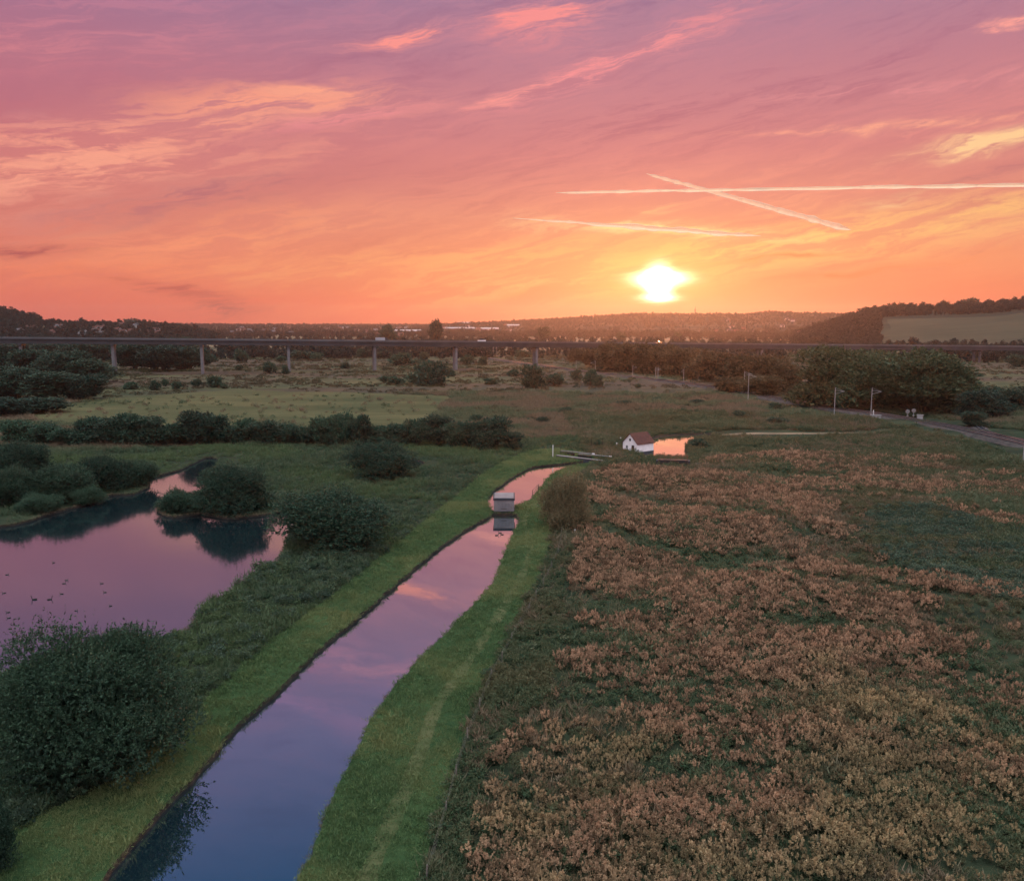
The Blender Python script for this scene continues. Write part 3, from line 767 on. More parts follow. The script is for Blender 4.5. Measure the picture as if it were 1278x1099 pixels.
def tuft_mesh(name, seed, blades, h, spread, width, mat, lean=0.5, tipz=0.6):
    rnd = np.random.default_rng(seed)
    b = np.column_stack([rnd.normal(0, spread * 0.45, blades), rnd.normal(0, spread * 0.45, blades), np.full(blades, -0.03)])
    ax = unit(np.column_stack([rnd.normal(0, lean, blades), rnd.normal(0, lean, blades), np.ones(blades)]))
    L = h * rnd.uniform(0.5, 1.15, blades)
    v, f = leaves(b, ax, L, np.full(blades, width) * rnd.uniform(0.6, 1.3, blades), rnd, 0.5)
    tip = np.tile([0, 0.45, 1.0, 0.45], blades)
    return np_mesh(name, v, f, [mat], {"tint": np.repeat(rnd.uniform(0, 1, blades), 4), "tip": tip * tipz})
def bracken_mesh(name, seed, stems, h, spread, mat, head=True, leaf=0.13, hl=12, ll=10, droop=0.0):
    """a clump of stems, leafy below, each with a fluffy brush of a head"""
    rnd = np.random.default_rng(seed); B, A, L, W, T, P = [], [], [], [], [], []
    for s in range(stems):
        th = rnd.uniform(0, 6.28); r = spread * rnd.uniform(0, 1) ** 0.6
        foot = np.array([r * 0.55 * math.cos(th), r * 0.55 * math.sin(th), 0])
        hh = h * rnd.uniform(0.7, 1.1) * (1 - 0.25 * r / spread)
        ax = unit(np.array([math.cos(th) * 0.45 * r / spread + rnd.normal(0, .08), math.sin(th) * 0.45 * r / spread + rnd.normal(0, .08), 1.0]))
        topv = foot + ax * hh
        tb = rnd.uniform(0, 1)
        for k in range(ll):
            q = rnd.uniform(0.12, 0.72); B.append(foot + ax * hh * q)
            A.append(unit(np.array([rnd.normal(), rnd.normal(), 0.35 - droop]))); L.append(leaf * rnd.uniform(1.0, 2.2)); W.append(leaf * rnd.uniform(.45, .8)); T.append(rnd.uniform(0, 1) * .6); P.append(0.0)
        for k in range(hl if head else hl // 2):
            q = rnd.uniform(0.70, 1.02); B.append(foot + ax * hh * q + rnd.normal(0, 0.012, 3))
            A.append(unit(ax * 0.75 + rnd.normal(0, .6, 3))); sc = 1.25 - abs(q - 0.84) * 2.2
            L.append(leaf * sc * rnd.uniform(.8, 1.4)); W.append(leaf * .55 * rnd.uniform(.6, 1.2)); T.append(np.clip(tb * .7 + rnd.uniform(-.1, .4), 0, 1)); P.append(1.0 if head else 0.7)
    B, A, L, W = map(np.array, (B, A, L, W))
    v, f = leaves(B, A, L, W, rnd)
    return np_mesh(name, v, f, [mat], {"tint": np.repeat(T, 4), "tip": np.repeat(P, 4)})
def mound_mesh(name, seed, n, w, h, leaf, mat):
    """a low heap of leaves"""
    rnd = np.random.default_rng(seed)
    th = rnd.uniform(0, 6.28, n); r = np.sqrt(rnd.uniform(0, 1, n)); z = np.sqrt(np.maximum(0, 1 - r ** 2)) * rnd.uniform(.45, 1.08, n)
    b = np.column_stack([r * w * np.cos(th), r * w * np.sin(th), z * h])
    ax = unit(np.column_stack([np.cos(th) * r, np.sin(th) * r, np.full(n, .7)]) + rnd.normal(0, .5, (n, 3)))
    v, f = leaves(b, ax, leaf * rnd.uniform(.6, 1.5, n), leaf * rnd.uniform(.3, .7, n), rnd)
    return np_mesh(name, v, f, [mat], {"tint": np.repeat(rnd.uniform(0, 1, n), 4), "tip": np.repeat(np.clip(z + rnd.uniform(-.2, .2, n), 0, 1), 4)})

FAN = R(46)
def sample(n, d0, d1, power, keep, seed):
    """ground points in a fan before the camera; power 0 = even over the ground, more = thinner with distance"""
    rnd = np.random.default_rng(seed)
    u = rnd.uniform(0, 1, n); e = 2.0 - power
    d = (d0 ** e + u * (d1 ** e - d0 ** e)) ** (1 / e) if abs(e) > 1e-6 else d0 * (d1 / d0) ** u
    a = rnd.uniform(-FAN, FAN, n)
    xy = np.column_stack([d * np.sin(a), d * np.cos(a)])
    k = keep(xy, rnd)
    xy = xy[k]
    # which of these the camera could see at all, with room for a step to the side
    dep = xy[:, 1] * _cp + CAM_H * _sp
    px = CX + F * xy[:, 0] / dep; py = CY - F * ((0 - CAM_H) * _cp + xy[:, 1] * _sp) / dep
    ok = (px > -320) & (px < 1620) & (py < 1560)
    xy = xy[ok]
    z = np.array([gz(float(x), float(y)) for x, y in xy])
    return np.column_stack([xy, z])
def wet(xy, margin=0.15):
    r = np.zeros(len(xy), bool)
    for w in waters: r |= inside(w, xy)
    return r
def nz(xy, sx, sy, o): return np.array([noise.fractal((x * sx, y * sy, o), 0.6, 2.0, 4) for x, y in xy])

# zones
RAIL_PX = [(1500, 612), (1400, 586), (1330, 568), (1278, 555), (1190, 535), (1100, 519), (1040, 510.5), (960, 496.5), (900, 485.5), (850, 478.5), (780, 470), (720, 463), (680, 457), (640, 452), (610, 447)]
rail_line = smooth_line(poly_w(RAIL_PX), False, 6.0)
BROWN = [(745, 588), (820, 585), (905, 588), (985, 600), (1060, 640), (1090, 690), (1180, 715), (1420, 780), (1700, 1250), (1700, 1560), (530, 1560), (552, 1250), (575, 1090), (592, 1010), (625, 930), (690, 840), (700, 760), (716, 700), (716, 640)]
brown = smooth_line(poly_w(BROWN), True, 4.0)
LANES = [[(880, 702), (960, 716), (1050, 728), (1140, 742), (1300, 770)], [(980, 775), (1050, 780), (1110, 790)], [(905, 590), (990, 592), (1080, 612), (1180, 650), (1320, 700)], [(740, 660), (800, 680), (870, 690), (960, 694)],
         [(760, 610), (840, 628), (930, 640), (1010, 668), (1080, 700)]]
lanes = [smooth_line(poly_w(l), False, 4.0) for l in LANES]
def zone(xy):
    inm = inside(mown, xy)
    return inm, inside(brown, xy)
def right_of_canal(xy):
    return xy[:, 0] > np.interp(xy[:, 1], *zip(*sorted([(p[1], p[0]) for p in poly_w(MOWN_R)])))

# 1 brown flowering field
BROWN2 = [(870, 578), (1000, 562), (1150, 570), (1290, 600), (1480, 700), (1420, 780), (1180, 715), (1090, 690), (1060, 640), (985, 600), (905, 588)]
brown2 = smooth_line(poly_w(BROWN2), True, 6.0)
BRAMBLE = [(1075, 655), (1110, 640), (1170, 642), (1300, 675), (1440, 740), (1420, 790), (1300, 765), (1190, 735), (1120, 700), (1085, 682)]
bramble = smooth_line(poly_w(BRAMBLE), True, 4.0)
def keep_brown(xy, rnd):
    k2 = inside(brown2, xy) & ~inside(bramble, xy) & ((nz(xy, 0.022, 0.05, 4.0) + rnd.uniform(-.2, .2, len(xy))) > 0.02)
    k = inside(brown, xy) & ~inside(mown, xy)
    lane = np.full(len(xy), 99.0)
    near = np.hypot(xy[:, 0], xy[:, 1]) < 260
    for l in lanes: lane[near] = np.minimum(lane[near], dist_line(l, xy[near]))
    n = nz(xy, 0.045, 0.06, 1.0)
    dl = dist_line(brown, xy, True); edge = np.clip(dl / 9, 0, 1)
    fade = np.clip((xy[:, 0] / np.maximum(xy[:, 1], 1) - 0.33) / 0.25, 0, 1)
    k &= (n * 1.25 + 0.6 * edge - 0.68 * fade + rnd.uniform(-.4, .4, len(xy))) > -0.05
    k &= lane > 2.3 + rnd.uniform(-1, 1.2, len(xy))
    return k | k2
def go_brown():
    P = sample(125000, 26, 250, 0.5, keep_brown, 1)
    pr = [bracken_mesh(f"bracken_{i}", 200 + i, 11, 1.05, 0.40, M['bracken'], leaf=0.105, hl=22, ll=7) for i in range(5)] + [tuft_mesh(f"straw_{i}", 240 + i, 26, 1.05, 0.5, 0.035, M['reed'], lean=0.35) for i in range(2)]
    d = np.hypot(P[:, 0], P[:, 1]); sc = rng.uniform(0.55, 1.2, len(P)) * (0.84 + d / 420) * (1 + 0.35 * nz(P[:, :2], 0.09, 0.09, 9.0))
    cover("brown_flower_weeds", pr, P, sc, rng.choice(7, len(P), p=[.18, .18, .18, .18, .18, .05, .05]), "rusty brown seed heads of tall weeds covering the rough field", 3)
    return P
BP = go_brown()
# 2 green weeds between and round the brown ones
def keep_green(xy, rnd):
    inm = inside(mown, xy); roc = right_of_canal(xy)
    k = roc & ~inm & ~wet(xy) & (dist_line(rail_line, xy) > 15)
    b = inside(brown, xy)
    k &= dist_line(farm_track, xy) > 7
    return k & (~b | (rnd.uniform(0, 1, len(xy)) < 0.30))
def go_green():
    P = sample(120000, 26, 330, 0.8, keep_green, 2)
    pr = [mound_mesh(f"weed_{i}", 300 + i, 120, 0.55, 0.55, 0.17, M['weed']) for i in range(3)] + [bracken_mesh(f"nettle_{i}", 320 + i, 8, 0.85, 0.5, M['weed'], head=False, leaf=0.15, ll=11) for i in range(3)]
    d = np.hypot(P[:, 0], P[:, 1]); sc = rng.uniform(0.45, 1.2, len(P)) * (0.8 + d / 300) * (1 + 0.5 * nz(P[:, :2], 0.06, 0.1, 5.0))
    cover("green_weeds", pr, P, np.maximum(sc, .3), rng.integers(0, 6, len(P)), "green nettles and brambles among the brown weeds", 4)
go_green()
def keep_bramble(xy, rnd): return inside(bramble, xy)
def go_bramble():
    P = sample(60000, 90, 190, 0.2, keep_bramble, 22)
    pr = [mound_mesh(f"bramble_{i}", 340 + i, 170, 0.7, 0.7, 0.18, M['bramble']) for i in range(4)]
    cover("bramble_undergrowth", pr, P, rng.uniform(.6, 1.5, len(P)) * (1 + 0.5 * nz(P[:, :2], 0.08, 0.12, 5.0)), rng.integers(0, 4, len(P)), "dark blue-green bramble bank in the rough field below the railway", 44)
go_bramble()
# 3 mown banks
def keep_mown(xy, rnd):
    k = inside(mown, xy) & ~wet(xy)
    near = np.full(len(xy), 9.0); near[k] = dist_line(path, xy[k])
    return k & (near > -0.5 + 1.3 * rnd.uniform(0, 1, len(xy)) ** 2)
def go_mown():
    P = sample(340000, 26, 240, 0.9, keep_mown, 3)
    pr = [tuft_mesh(f"turf_{i}", 400 + i, 22, 0.20, 0.30, 0.030, M['mown'], lean=0.8) for i in range(4)] + [tuft_mesh(f"tall_turf_{i}", 410 + i, 26, 0.42, 0.30, 0.035, M['mown'], lean=0.6) for i in range(2)]
    d = np.hypot(P[:, 0], P[:, 1]); sc = rng.uniform(0.6, 1.35, len(P)) * (0.85 + d / 160) * (1 + 0.5 * nz(P[:, :2], 0.25, 0.25, 2.0))
    cover("mown_grass", pr, P, np.maximum(sc, .3), rng.choice(6, len(P), p=[.24, .24, .24, .24, .02, .02]), "short green grass on both canal banks", 5)
go_mown()
# 4 rough grass: the slope between the mown bank and the pond, the marsh, the field beyond the lock
def keep_long(xy, rnd):
    xy = xy
    inm = inside(mown, xy); k = ~inm & ~wet(xy) & (~inside(field, xy) | (rnd.uniform(0, 1, len(xy)) < 0.03)) & (dist_line(farm_track, xy) > 7) & (dist_line(rail_line, xy) > 15)
    roc = right_of_canal(xy); d = np.hypot(xy[:, 0], xy[:, 1])
    return k & (~roc | (d > 150) | (rnd.uniform(0, 1, len(xy)) < 0.25))
def go_long():
    P = sample(95000, 28, 430, 0.85, keep_long, 4)
    pr = [tuft_mesh(f"tussock_{i}", 500 + i, 46, 0.85, 0.55, 0.05, M['long'], lean=0.6, tipz=1.0) for i in range(4)] + [mound_mesh(f"field_herb_{i}", 520 + i, 90, 0.55, 0.5, 0.17, M['long']) for i in range(2)]
    d = np.hypot(P[:, 0], P[:, 1]); sc = rng.uniform(0.5, 1.2, len(P)) * (0.7 + d / 260) * (1 + 0.6 * nz(P[:, :2], 0.05, 0.1, 7.0))
    wd = np.full(len(P), 99.0)
    for w in (pond, canal, pool, puddle, basin): wd = np.minimum(wd, dist_line(w, P[:, :2], True))
    sc = sc * np.where(P[:, 1] > 140, np.clip(0.3 + wd / 11, 0.3, 1), 1.25)
    left = ~right_of_canal(P[:, :2]) & (d < 250); idx = rng.choice(6, len(P), p=[.2, .2, .2, .2, .1, .1]); sc = np.maximum(sc, .25)
    cover("rough_grass", pr, P[~left], sc[~left], idx[~left], "long rough grass beyond the lock and the weedy field", 6)
    pm = [tuft_mesh(f"marsh_tussock_{i}", 540 + i, 46, 0.85, 0.55, 0.05, M['marsh'], lean=0.6, tipz=1.0) for i in range(4)] + [mound_mesh(f"marsh_herb_{i}", 560 + i, 90, 0.55, 0.5, 0.17, M['marsh']) for i in range(2)]
    cover("marsh_grass", pm, P[left], sc[left], idx[left], "lush green marsh grass round the pond and down to the mown bank", 10)
go_long()
def keep_strip(xy, rnd):
    return ~inside(mown, xy) & ~wet(xy) & ~right_of_canal(xy) & (xy[:, 1] < 150) & ((nz(xy, 0.12, 0.12, 2.0) + rnd.uniform(-.2, .2, len(xy))) > -0.1)
def go_strip():
    P = sample(30000, 28, 150, 0.6, keep_strip, 14)
    pr = [mound_mesh(f"strip_herb_{i}", 360 + i, 150, 0.6, 0.75, 0.17, M['bramble']) for i in range(3)] + [bracken_mesh(f"strip_nettle_{i}", 370 + i, 9, 1.2, 0.5, M['marsh'], head=False, leaf=0.15, ll=12) for i in range(2)]
    cover("bank_undergrowth", pr, P, rng.uniform(.6, 1.4, len(P)) * (1 + 0.5 * nz(P[:, :2], 0.15, 0.15, 5.0)), rng.integers(0, 5, len(P)), "tangled dark nettles and brambles between the pond and the mown bank", 45)
go_strip()
# 5 heath scrub of the valley floor
def keep_heath(xy, rnd):
    k = ~inside(field, xy) & ~inside(tanfield, xy) & ~wet(xy) & (dist_line(rail_line, xy) > 9)
    return k & ((nz(xy, 0.008, 0.03, 3.0) + rnd.uniform(-.3, .3, len(xy))) > -0.05)
def go_heath():
    P = sample(26000, 300, 1150, 1.1, keep_heath, 5)
    pr = [mound_mesh(f"scrub_{i}", 600 + i, 70, 1.3, 0.75, 0.5, M['heath']) for i in range(4)]
    d = np.hypot(P[:, 0], P[:, 1]); sc = rng.uniform(0.5, 1.2, len(P)) * (0.6 + d / 900) * (1 + 0.6 * nz(P[:, :2], 0.02, 0.04, 7.0))
    cover("heath_scrub", pr, P, np.maximum(sc, .3), rng.integers(0, 4, len(P)), "low brown and olive scrub on the valley floor", 7, tilt=0.05)
go_heath()
# 6 reeds and overhanging grass along the water's edge
def go_reeds():
    pts, sc = [], []
    for line, prob in ((pond, .75), (canal, .9), (pool, .9), (basin, .9), (puddle, .8)):
        L = np.array(line)
        for (x0, y0), (x1, y1) in zip(L, np.roll(L, -1, 0)):
            for k in range(max(1, int(math.hypot(x1 - x0, y1 - y0) / 0.3))):
                if random.random() > prob: continue
                t = random.random(); x, y = x0 + (x1 - x0) * t, y0 + (y1 - y0) * t
                d = math.hypot(x, y)
                if y < 30 or d > 260: continue
                pts.append((x + random.gauss(0, .12), y + random.gauss(0, .12), -0.12))
                sc.append(random.uniform(.35, .75) if line is not pond else random.uniform(.5, 1.3))
    pts = np.array(pts)
    pr = [tuft_mesh(f"edge_grass_{i}", 700 + i, 26, 0.6, 0.35, 0.035, M['long'], lean=0.7, tipz=.6) for i in range(3)]
    cover("waterside_grass", pr, pts, np.array(sc), rng.integers(0, 3, len(pts)), "overhanging grass and reeds along the water edge", 8)
go_reeds()
# 7 woods on the far slopes
def go_woods():
    rnd = np.random.default_rng(12); n = 120000
    d = 900 * (7000 / 900) ** rnd.uniform(0, 1, n); a = rnd.uniform(-R(42), R(42), n)
    x, y = d * np.sin(a), d * np.cos(a); h = hill_height(x, y)
    px = CX + np.tan(a) * F / _cp
    nn = nz(np.column_stack([x, y]), 0.0022, 0.005, 1.0)
    # thick woods: the whole hill face beside the pasture, the ridges and the hill over the viaduct's end
    dens = np.where(h > 4, 0.55 + nn * 0.6, 0.05 + np.clip(nn, 0, 1) * 0.25)
    hill_a = (px > 985) & (d < 2900) & (h > 5)
    dens = np.where(hill_a, 0.95, dens)
    past = (px > 1100) & (px < 1520) & (d > 1310) & (d < 1810)
    dens = np.where(past, 0.0, dens)
    hill_d = (px < 215) & (d < 3000) & (h > 5)
    dens = np.where(hill_d, np.where((px < 50), 0.9, 0.42), dens)
    ridge_b = (px > 520) & (d > 3400) & (d < 4700)
    dens = np.where(ridge_b, 0.95, dens)
    k = (rnd.uniform(0, 1, n) < dens)
    P = np.column_stack([x, y, h])[k]; d = d[k]
    P[:, 2] = [gz(float(a_), float(b_)) - 0.5 for a_, b_ in P[:, :2]]
    pr = [PROTO_LOW[i] for i in range(4)]
    sc = np.clip(np.exp(rnd.normal(-.45, .28, len(P))), .35, 1.25) * np.where(d > 3000, 0.8, 0.75 + d / 8000)
    cover("hillside_woods", pr, P, sc, rnd.integers(0, 4, len(P)), "dark woods on the far slopes and ridges", 9, tilt=0.03)
    print("woods", len(P))
def low_tree(name, seed, Rr, H, n, leaf):
    rnd = np.random.default_rng(seed); lm = lumps_tree(rnd, 9, Rr, H, 0.1)
    return crown_mesh(name, seed, lm, n, 3, leaf, 1.4, M['wood'], up=0.2, fill=0.35)
PROTO_LOW = [low_tree(f"wood_tree_{i}", 900 + i, 6.0, 12.0 + 1.5 * i, 70, 2.3) for i in range(4)]
go_woods()

# ------------------------------------------------------------------ bushes and trees, one by one
P_ = plant
P_(134, 985, 202, 186, 'willow_big', "willow_bush", "very big dark willow bush on the strip between the pond and the canal", "bush")
P_(-30, 1112, 80, 110, 'willow_a', "willow_bush", "low dark bush half cut off by the picture corner beyond the very big willow bush", "bush")
P_(417, 692, 128, 70, 'willow_a', "willow_bush", "wide rounded willow bush between the pond corner and the mown canal bank", "bush")
P_(291, 642, 82, 58, 'willow_b', "willow_bush", "round bush on the pond peninsula mirrored in the water", "bush")
P_(224, 640, 46, 26, 'willow_c', "willow_bush", "small ragged bush at the tip of the pond peninsula", "bush")
P_(476, 600, 80, 44, 'willow_a', "willow_bush", "lone dome-shaped bush in the green marsh beyond the wide rounded willow", "bush")
P_(704, 664, 66, 68, 'rust', "rusty_bush", "rusty brown and green bush beside the towpath near the boxy hut", "bush")
P_(82, 628, 70, 44, 'willow_b', "willow_bush", "pale green willow leaning over the far pond shore", "bush", name_of=1)
P_(14, 634, 62, 44, 'willow_a', "willow_bush", "dark willow at the picture edge on the far pond shore", "bush")
P_(28, 600, 64, 46, 'willow_b', "willow_bush", "dark round tree behind the willows on the far pond shore", "bush")
P_(131, 614, 54, 42, 'willow_a', "willow_bush", "feathery willow behind the pale green one on the far pond shore", "bush")
P_(170, 608, 44, 32, 'willow_c', "willow_bush", "small dark willow nearest the narrow pond inlet", "bush")
P_(48, 641, 42, 22, 'willow_c', "willow_bush", "low dark shrub overhanging the pond between two willows", "bush")
P_(112, 629, 32, 20, 'willow_c', "willow_bush", "little shrub at the water under the feathery willow", "bush")
P_(872, 560, 20, 12, 'far_0', "scrub_bush", "small brown bush on the shore beside the bright basin", "bush")

# the long hedgerow between the marsh and the pasture
random.seed(3)
xs = 16
i = 0
hedge_spec = []
for (px, w, h, base) in [(22, 46, 34, 556), (56, 44, 30, 556), (84, 40, 32, 557), (112, 44, 36, 557), (140, 46, 46, 558), (168, 50, 48, 558), (196, 46, 44, 558), (222, 40, 38, 557), (246, 42, 44, 557), (270, 38, 40, 557),
                         (290, 34, 36, 557), (310, 36, 36, 556), (334, 46, 46, 557), (362, 38, 30, 556), (384, 30, 22, 556), (404, 34, 34, 557), (424, 36, 42, 558), (450, 34, 38, 558), (474, 34, 34, 557), (500, 34, 36, 557),
                         (522, 36, 40, 558), (546, 40, 50, 559), (570, 38, 40, 560), (592, 36, 36, 561), (616, 44, 40, 562), (640, 26, 22, 562)]:
    tall = h >= 44
    key = f'tree_{i % 3}' if (tall and w < 48) else f'hedge_{i % 3}'
    lab = {140: "tall dark hedgerow tree where the hedge first rises, at the pasture's near edge", 168: "highest rounded tree of the hedgerow before the pasture", 334: "square-topped tree standing out of the hedgerow in front of the pasture",
           546: "tallest pointed tree at the end of the pasture hedgerow", 616: "rounded end tree of the hedgerow nearest the canal"}.get(px)
    P_(px, base, w * random.uniform(.9, 1.1), h * random.uniform(.66, 1.04), key, "hedgerow_tree", lab or "dark bushy tree in the long hedgerow between marsh and pasture", "tree", None if lab else "trees of the long hedgerow")
    i += 1

# dark wood at the left below the viaduct
for j, (px, base, w, h) in enumerate([(6, 470, 50, 36), (44, 474, 44, 36), (80, 480, 48, 40), (112, 486, 44, 36), (20, 500, 60, 40), (70, 502, 60, 36), (104, 500, 44, 30), (10, 522, 46, 24), (50, 516, 40, 18), (128, 478, 30, 22),
                                      (170, 462, 46, 32), (204, 464, 44, 32), (236, 462, 34, 28), (190, 446, 40, 22), (100, 452, 40, 24), (64, 448, 36, 20), (128, 450, 28, 20), (20, 446, 40, 16), (222, 444, 30, 22)]):
    P_(px, base, w * 1.15, h, ('grove_0', 'tree_1', 'grove_1', 'tree_2')[j % 4], "woodland_tree", "dark tree of the wood in front of the viaduct's tall double pillars", "tree", "trees of the dark wood by the viaduct")
# trees beside the railway
for px, base, w, h, key, lab in [
    (1052, 512, 108, 74, 'olive_0', "huge round willow beside the railway behind two pale masts"),
    (1100, 508, 84, 64, 'olive_1', "broad crown in the middle of the big willow clump by the railway"),
    (1150, 520, 108, 78, 'olive_1', "huge olive willow at the far end of the big railway clump"),
    (1190, 520, 56, 48, 'grove_1', "dark willow closing the big railway clump beside the black hedge")]:
    P_(px, base, w, h, key, "willow_tree", lab, "tree")
for j, (px, base, w, h) in enumerate([(1222, 524, 44, 36), (1252, 516, 50, 30), (1290, 514, 60, 32), (1216, 534, 30, 20)]):
    P_(px, base, w, h, f'grove_{j % 2}', "hedge_tree", "black-green hedge tree beside the little mere at the picture edge", "tree", "hedge trees by the little mere")
for j, (px, base, w, h) in enumerate([(742, 458, 30, 22), (766, 464, 40, 34), (796, 466, 44, 36), (826, 468, 40, 36), (852, 470, 40, 34), (874, 474, 34, 26), (900, 478, 46, 36), (932, 484, 50, 40), (962, 486, 50, 42), (980, 490, 34, 34),
                                      (912, 490, 34, 18), (1000, 500, 30, 20), (948, 492, 40, 22), (722, 452, 26, 16), (814, 456, 40, 24), (870, 462, 44, 26)]):
    P_(px, base, w * 1.1, h, f'warm_{j % 2}', "railway_tree", "brown-green autumn tree in the belt between the viaduct and the railway", "tree", "trees of the brown belt along the railway")
# bushes dotted over the valley floor
random.seed(5)
for j, (px, base, w, h) in enumerate([(193, 487, 9, 11), (206, 482, 6, 8), (222, 485, 10, 8), (246, 483, 9, 9), (266, 484, 15, 13), (281, 485, 8, 6), (166, 486, 14, 8), (302, 452, 14, 14), (262, 452, 13, 8), (338, 466, 13, 13), (355, 467, 7, 10),
                                      (378, 449, 22, 10), (398, 450, 12, 9), (430, 460, 10, 7), (455, 446, 12, 10), (478, 447, 14, 9), (504, 456, 22, 14), (524, 457, 14, 8), (531, 449, 10, 9), (585, 456, 12, 12), (604, 456, 9, 10),
                                      (520, 480, 20, 14), (545, 482, 28, 28), (530, 470, 18, 16), (492, 480, 16, 9), (480, 478, 12, 8), (661, 485, 24, 26), (690, 482, 22, 14), (720, 474, 10, 12), (736, 482, 15, 18), (748, 482, 10, 12), (796, 484, 6, 5),
                                      (560, 470, 12, 8), (640, 470, 12, 8), (610, 480, 14, 7), (350, 452, 10, 7), (300, 462, 8, 6), (420, 446, 16, 8), (650, 446, 16, 8), (1015, 446, 14, 7), (1040, 446, 16, 8), (1080, 447, 14, 8), (1160, 446, 12, 6),
                                      (1268, 458, 18, 14), (1190, 446, 18, 7), (706, 516, 12, 7), (596, 528, 14, 9), (676, 528, 14, 7), (966, 512, 14, 9), (970, 530, 18, 8), (820, 502, 12, 6), (780, 508, 14, 6), (870, 505, 14, 6), (925, 520, 16, 7), (1215, 470, 14, 5), (745, 558, 8, 8)]):
    P_(px, base, w * 1.15, h * 1.1, f'far_{j % 2}', "scrub_bush", "small dark bush dotted over the open valley floor before the viaduct" if base < 500 else "small bush in the open grass near the lock", "bush",
       "bushes dotted over the valley floor" if base < 500 else "bushes in the grass near the lock")
# trees beyond the viaduct that stand out
for px, base, w, h, lab in [(545, 431, 14, 28, "dark pair of poplars rising beside the pale warehouse roofs"), (484, 430, 17, 22, "dark round tree at the end of the warehouse roof"), (170, 421, 26, 12, "dark trees behind the viaduct below the hillside houses"),
                            (234, 418, 22, 12, "yellowish tree standing up behind the viaduct deck"), (1165, 406, 9, 14, "single tree in the sloping pasture on the wooded hill"),
                            (678, 428, 13, 18, "misty round tree beyond the viaduct"), (776, 428, 10, 12, "misty tree in the pale haze below the sun"), (846, 426, 9, 10, "small misty tree in the pale fields beside the sun's glow")]:
    P_(px, base, w * 1.2, h * 1.1, 'far_tree_0' if w < 15 else 'far_tree_1', "distant_tree", lab, "tree")
for j in range(17):
    px = 1110 + j * 11.5 + random.uniform(-3, 3)
    h = random.uniform(7, 11) + (9 if abs(px - 1206) < 8 else 0)
    P_(px, 424 + random.uniform(-1, 1.5), random.uniform(12, 20), h, f'far_tree_{j % 2}', "hedgerow_tree", "dark tree in the hedge along the foot of the sloping pasture", "tree", "hedge trees along the foot of the pasture")
P_(12, 398, 18, 15, 'far_tree_1', "hilltop_tree", "tall tree on the skyline of the dark hill at the picture edge", "tree")

# ------------------------------------------------------------------ hard materials
M['white_wall'] = plain("white_wall", (0.80, 0.76, 0.76), 0.8, 0.12, 0.8)
M['tile'] = None
def mat_tile():
    def fn(g):
        tc = g.node("ShaderNodeTexCoord").outputs["Object"]; x, y, z = g.sep(tc)
        row = g.m('FRACT', z * 5.5); n = g.noise(tc, 2.0, 5.0, 0.7); n2 = g.noise(tc, 9.0, 3.0, 0.7)
        c = g.mix(g.step(n * .6 + n2 * .4, .35, .65), (0.050, 0.020, 0.018), (0.115, 0.046, 0.036))
        return principled(g, c, 0.85, 0.2, normal=bump(g, row * 0.7 + n2 * 0.3, 0.6, 0.06))
    return material("roof_tile", fn)
M['tile'] = mat_tile()
M['dark_timber'] = plain("dark_timber", (0.022, 0.020, 0.020), 0.7, 0.4, 3.0)
M['black_paint'] = plain("black_paint", (0.020, 0.020, 0.022), 0.45, 0.3, 2.0)
M['pale_timber'] = plain("pale_timber", (0.20, 0.18, 0.175), 0.75, 0.3, 3.0)
M['old_timber'] = plain("old_timber", (0.16, 0.14, 0.12), 0.85, 0.35, 3.0)
M['white_paint'] = plain("white_paint", (0.70, 0.68, 0.66), 0.6, 0.15, 2.0)
M['grey_wall'] = plain("grey_wall", (0.21, 0.185, 0.19), 0.8, 0.3, 1.2)
M['grey_roof'] = plain("grey_roof", (0.17, 0.155, 0.165), 0.7, 0.25, 1.0)
M['dark_grey'] = plain("dark_grey", (0.035, 0.038, 0.048), 0.7, 0.3, 2.0)
M['glass'] = plain("window_glass", (0.02, 0.022, 0.028), 0.12, 0.1, 1.0, spec=0.6, bmp=0.0)
M['concrete'] = plain("concrete", (0.13, 0.125, 0.13), 0.85, 0.25, 0.35)
M['concrete_dark'] = plain("deck_concrete", (0.042, 0.042, 0.046), 0.85, 0.3, 0.1)
M['concrete_pale'] = plain("parapet_concrete", (0.085, 0.085, 0.09), 0.85, 0.25, 0.1)
M['asphalt'] = plain("asphalt", (0.05, 0.05, 0.052), 0.85, 0.3, 0.3)
M['ballast'] = plain("ballast", (0.066, 0.056, 0.054), 1.0, 0.45, 1.2, spec=0.0, bmp=0.8)
M['steel'] = plain("rail_steel", (0.50, 0.46, 0.46), 0.32, 0.2, 1.0, spec=0.5, metal=1.0, bmp=0.02)
M['galv'] = plain("galvanised", (0.32, 0.31, 0.31), 0.5, 0.15, 1.0, metal=0.3)
M['rust'] = plain("rusty_iron", (0.16, 0.075, 0.045), 0.85, 0.4, 2.0)
M['brick'] = plain("house_brick", (0.20, 0.11, 0.085), 0.85, 0.25, 1.0)
M['render'] = plain("house_render", (0.36, 0.34, 0.33), 0.8, 0.12, 0.6)
M['shed'] = plain("shed_cladding", (0.36, 0.35, 0.35), 0.5, 0.1, 0.2)
M['slate'] = plain("slate", (0.07, 0.065, 0.07), 0.7, 0.25, 1.0)
M['feather_dark'] = plain("dark_feather", (0.018, 0.017, 0.018), 0.7, 0.3, 9.0)
M['feather_grey'] = plain("grey_feather", (0.05, 0.048, 0.046), 0.7, 0.3, 9.0)
M['beak'] = plain("beak", (0.22, 0.13, 0.04), 0.5, 0.1, 9.0)
M['shed_grey'] = plain("lorry_grey", (0.30, 0.30, 0.32), 0.5, 0.1, 1.0)
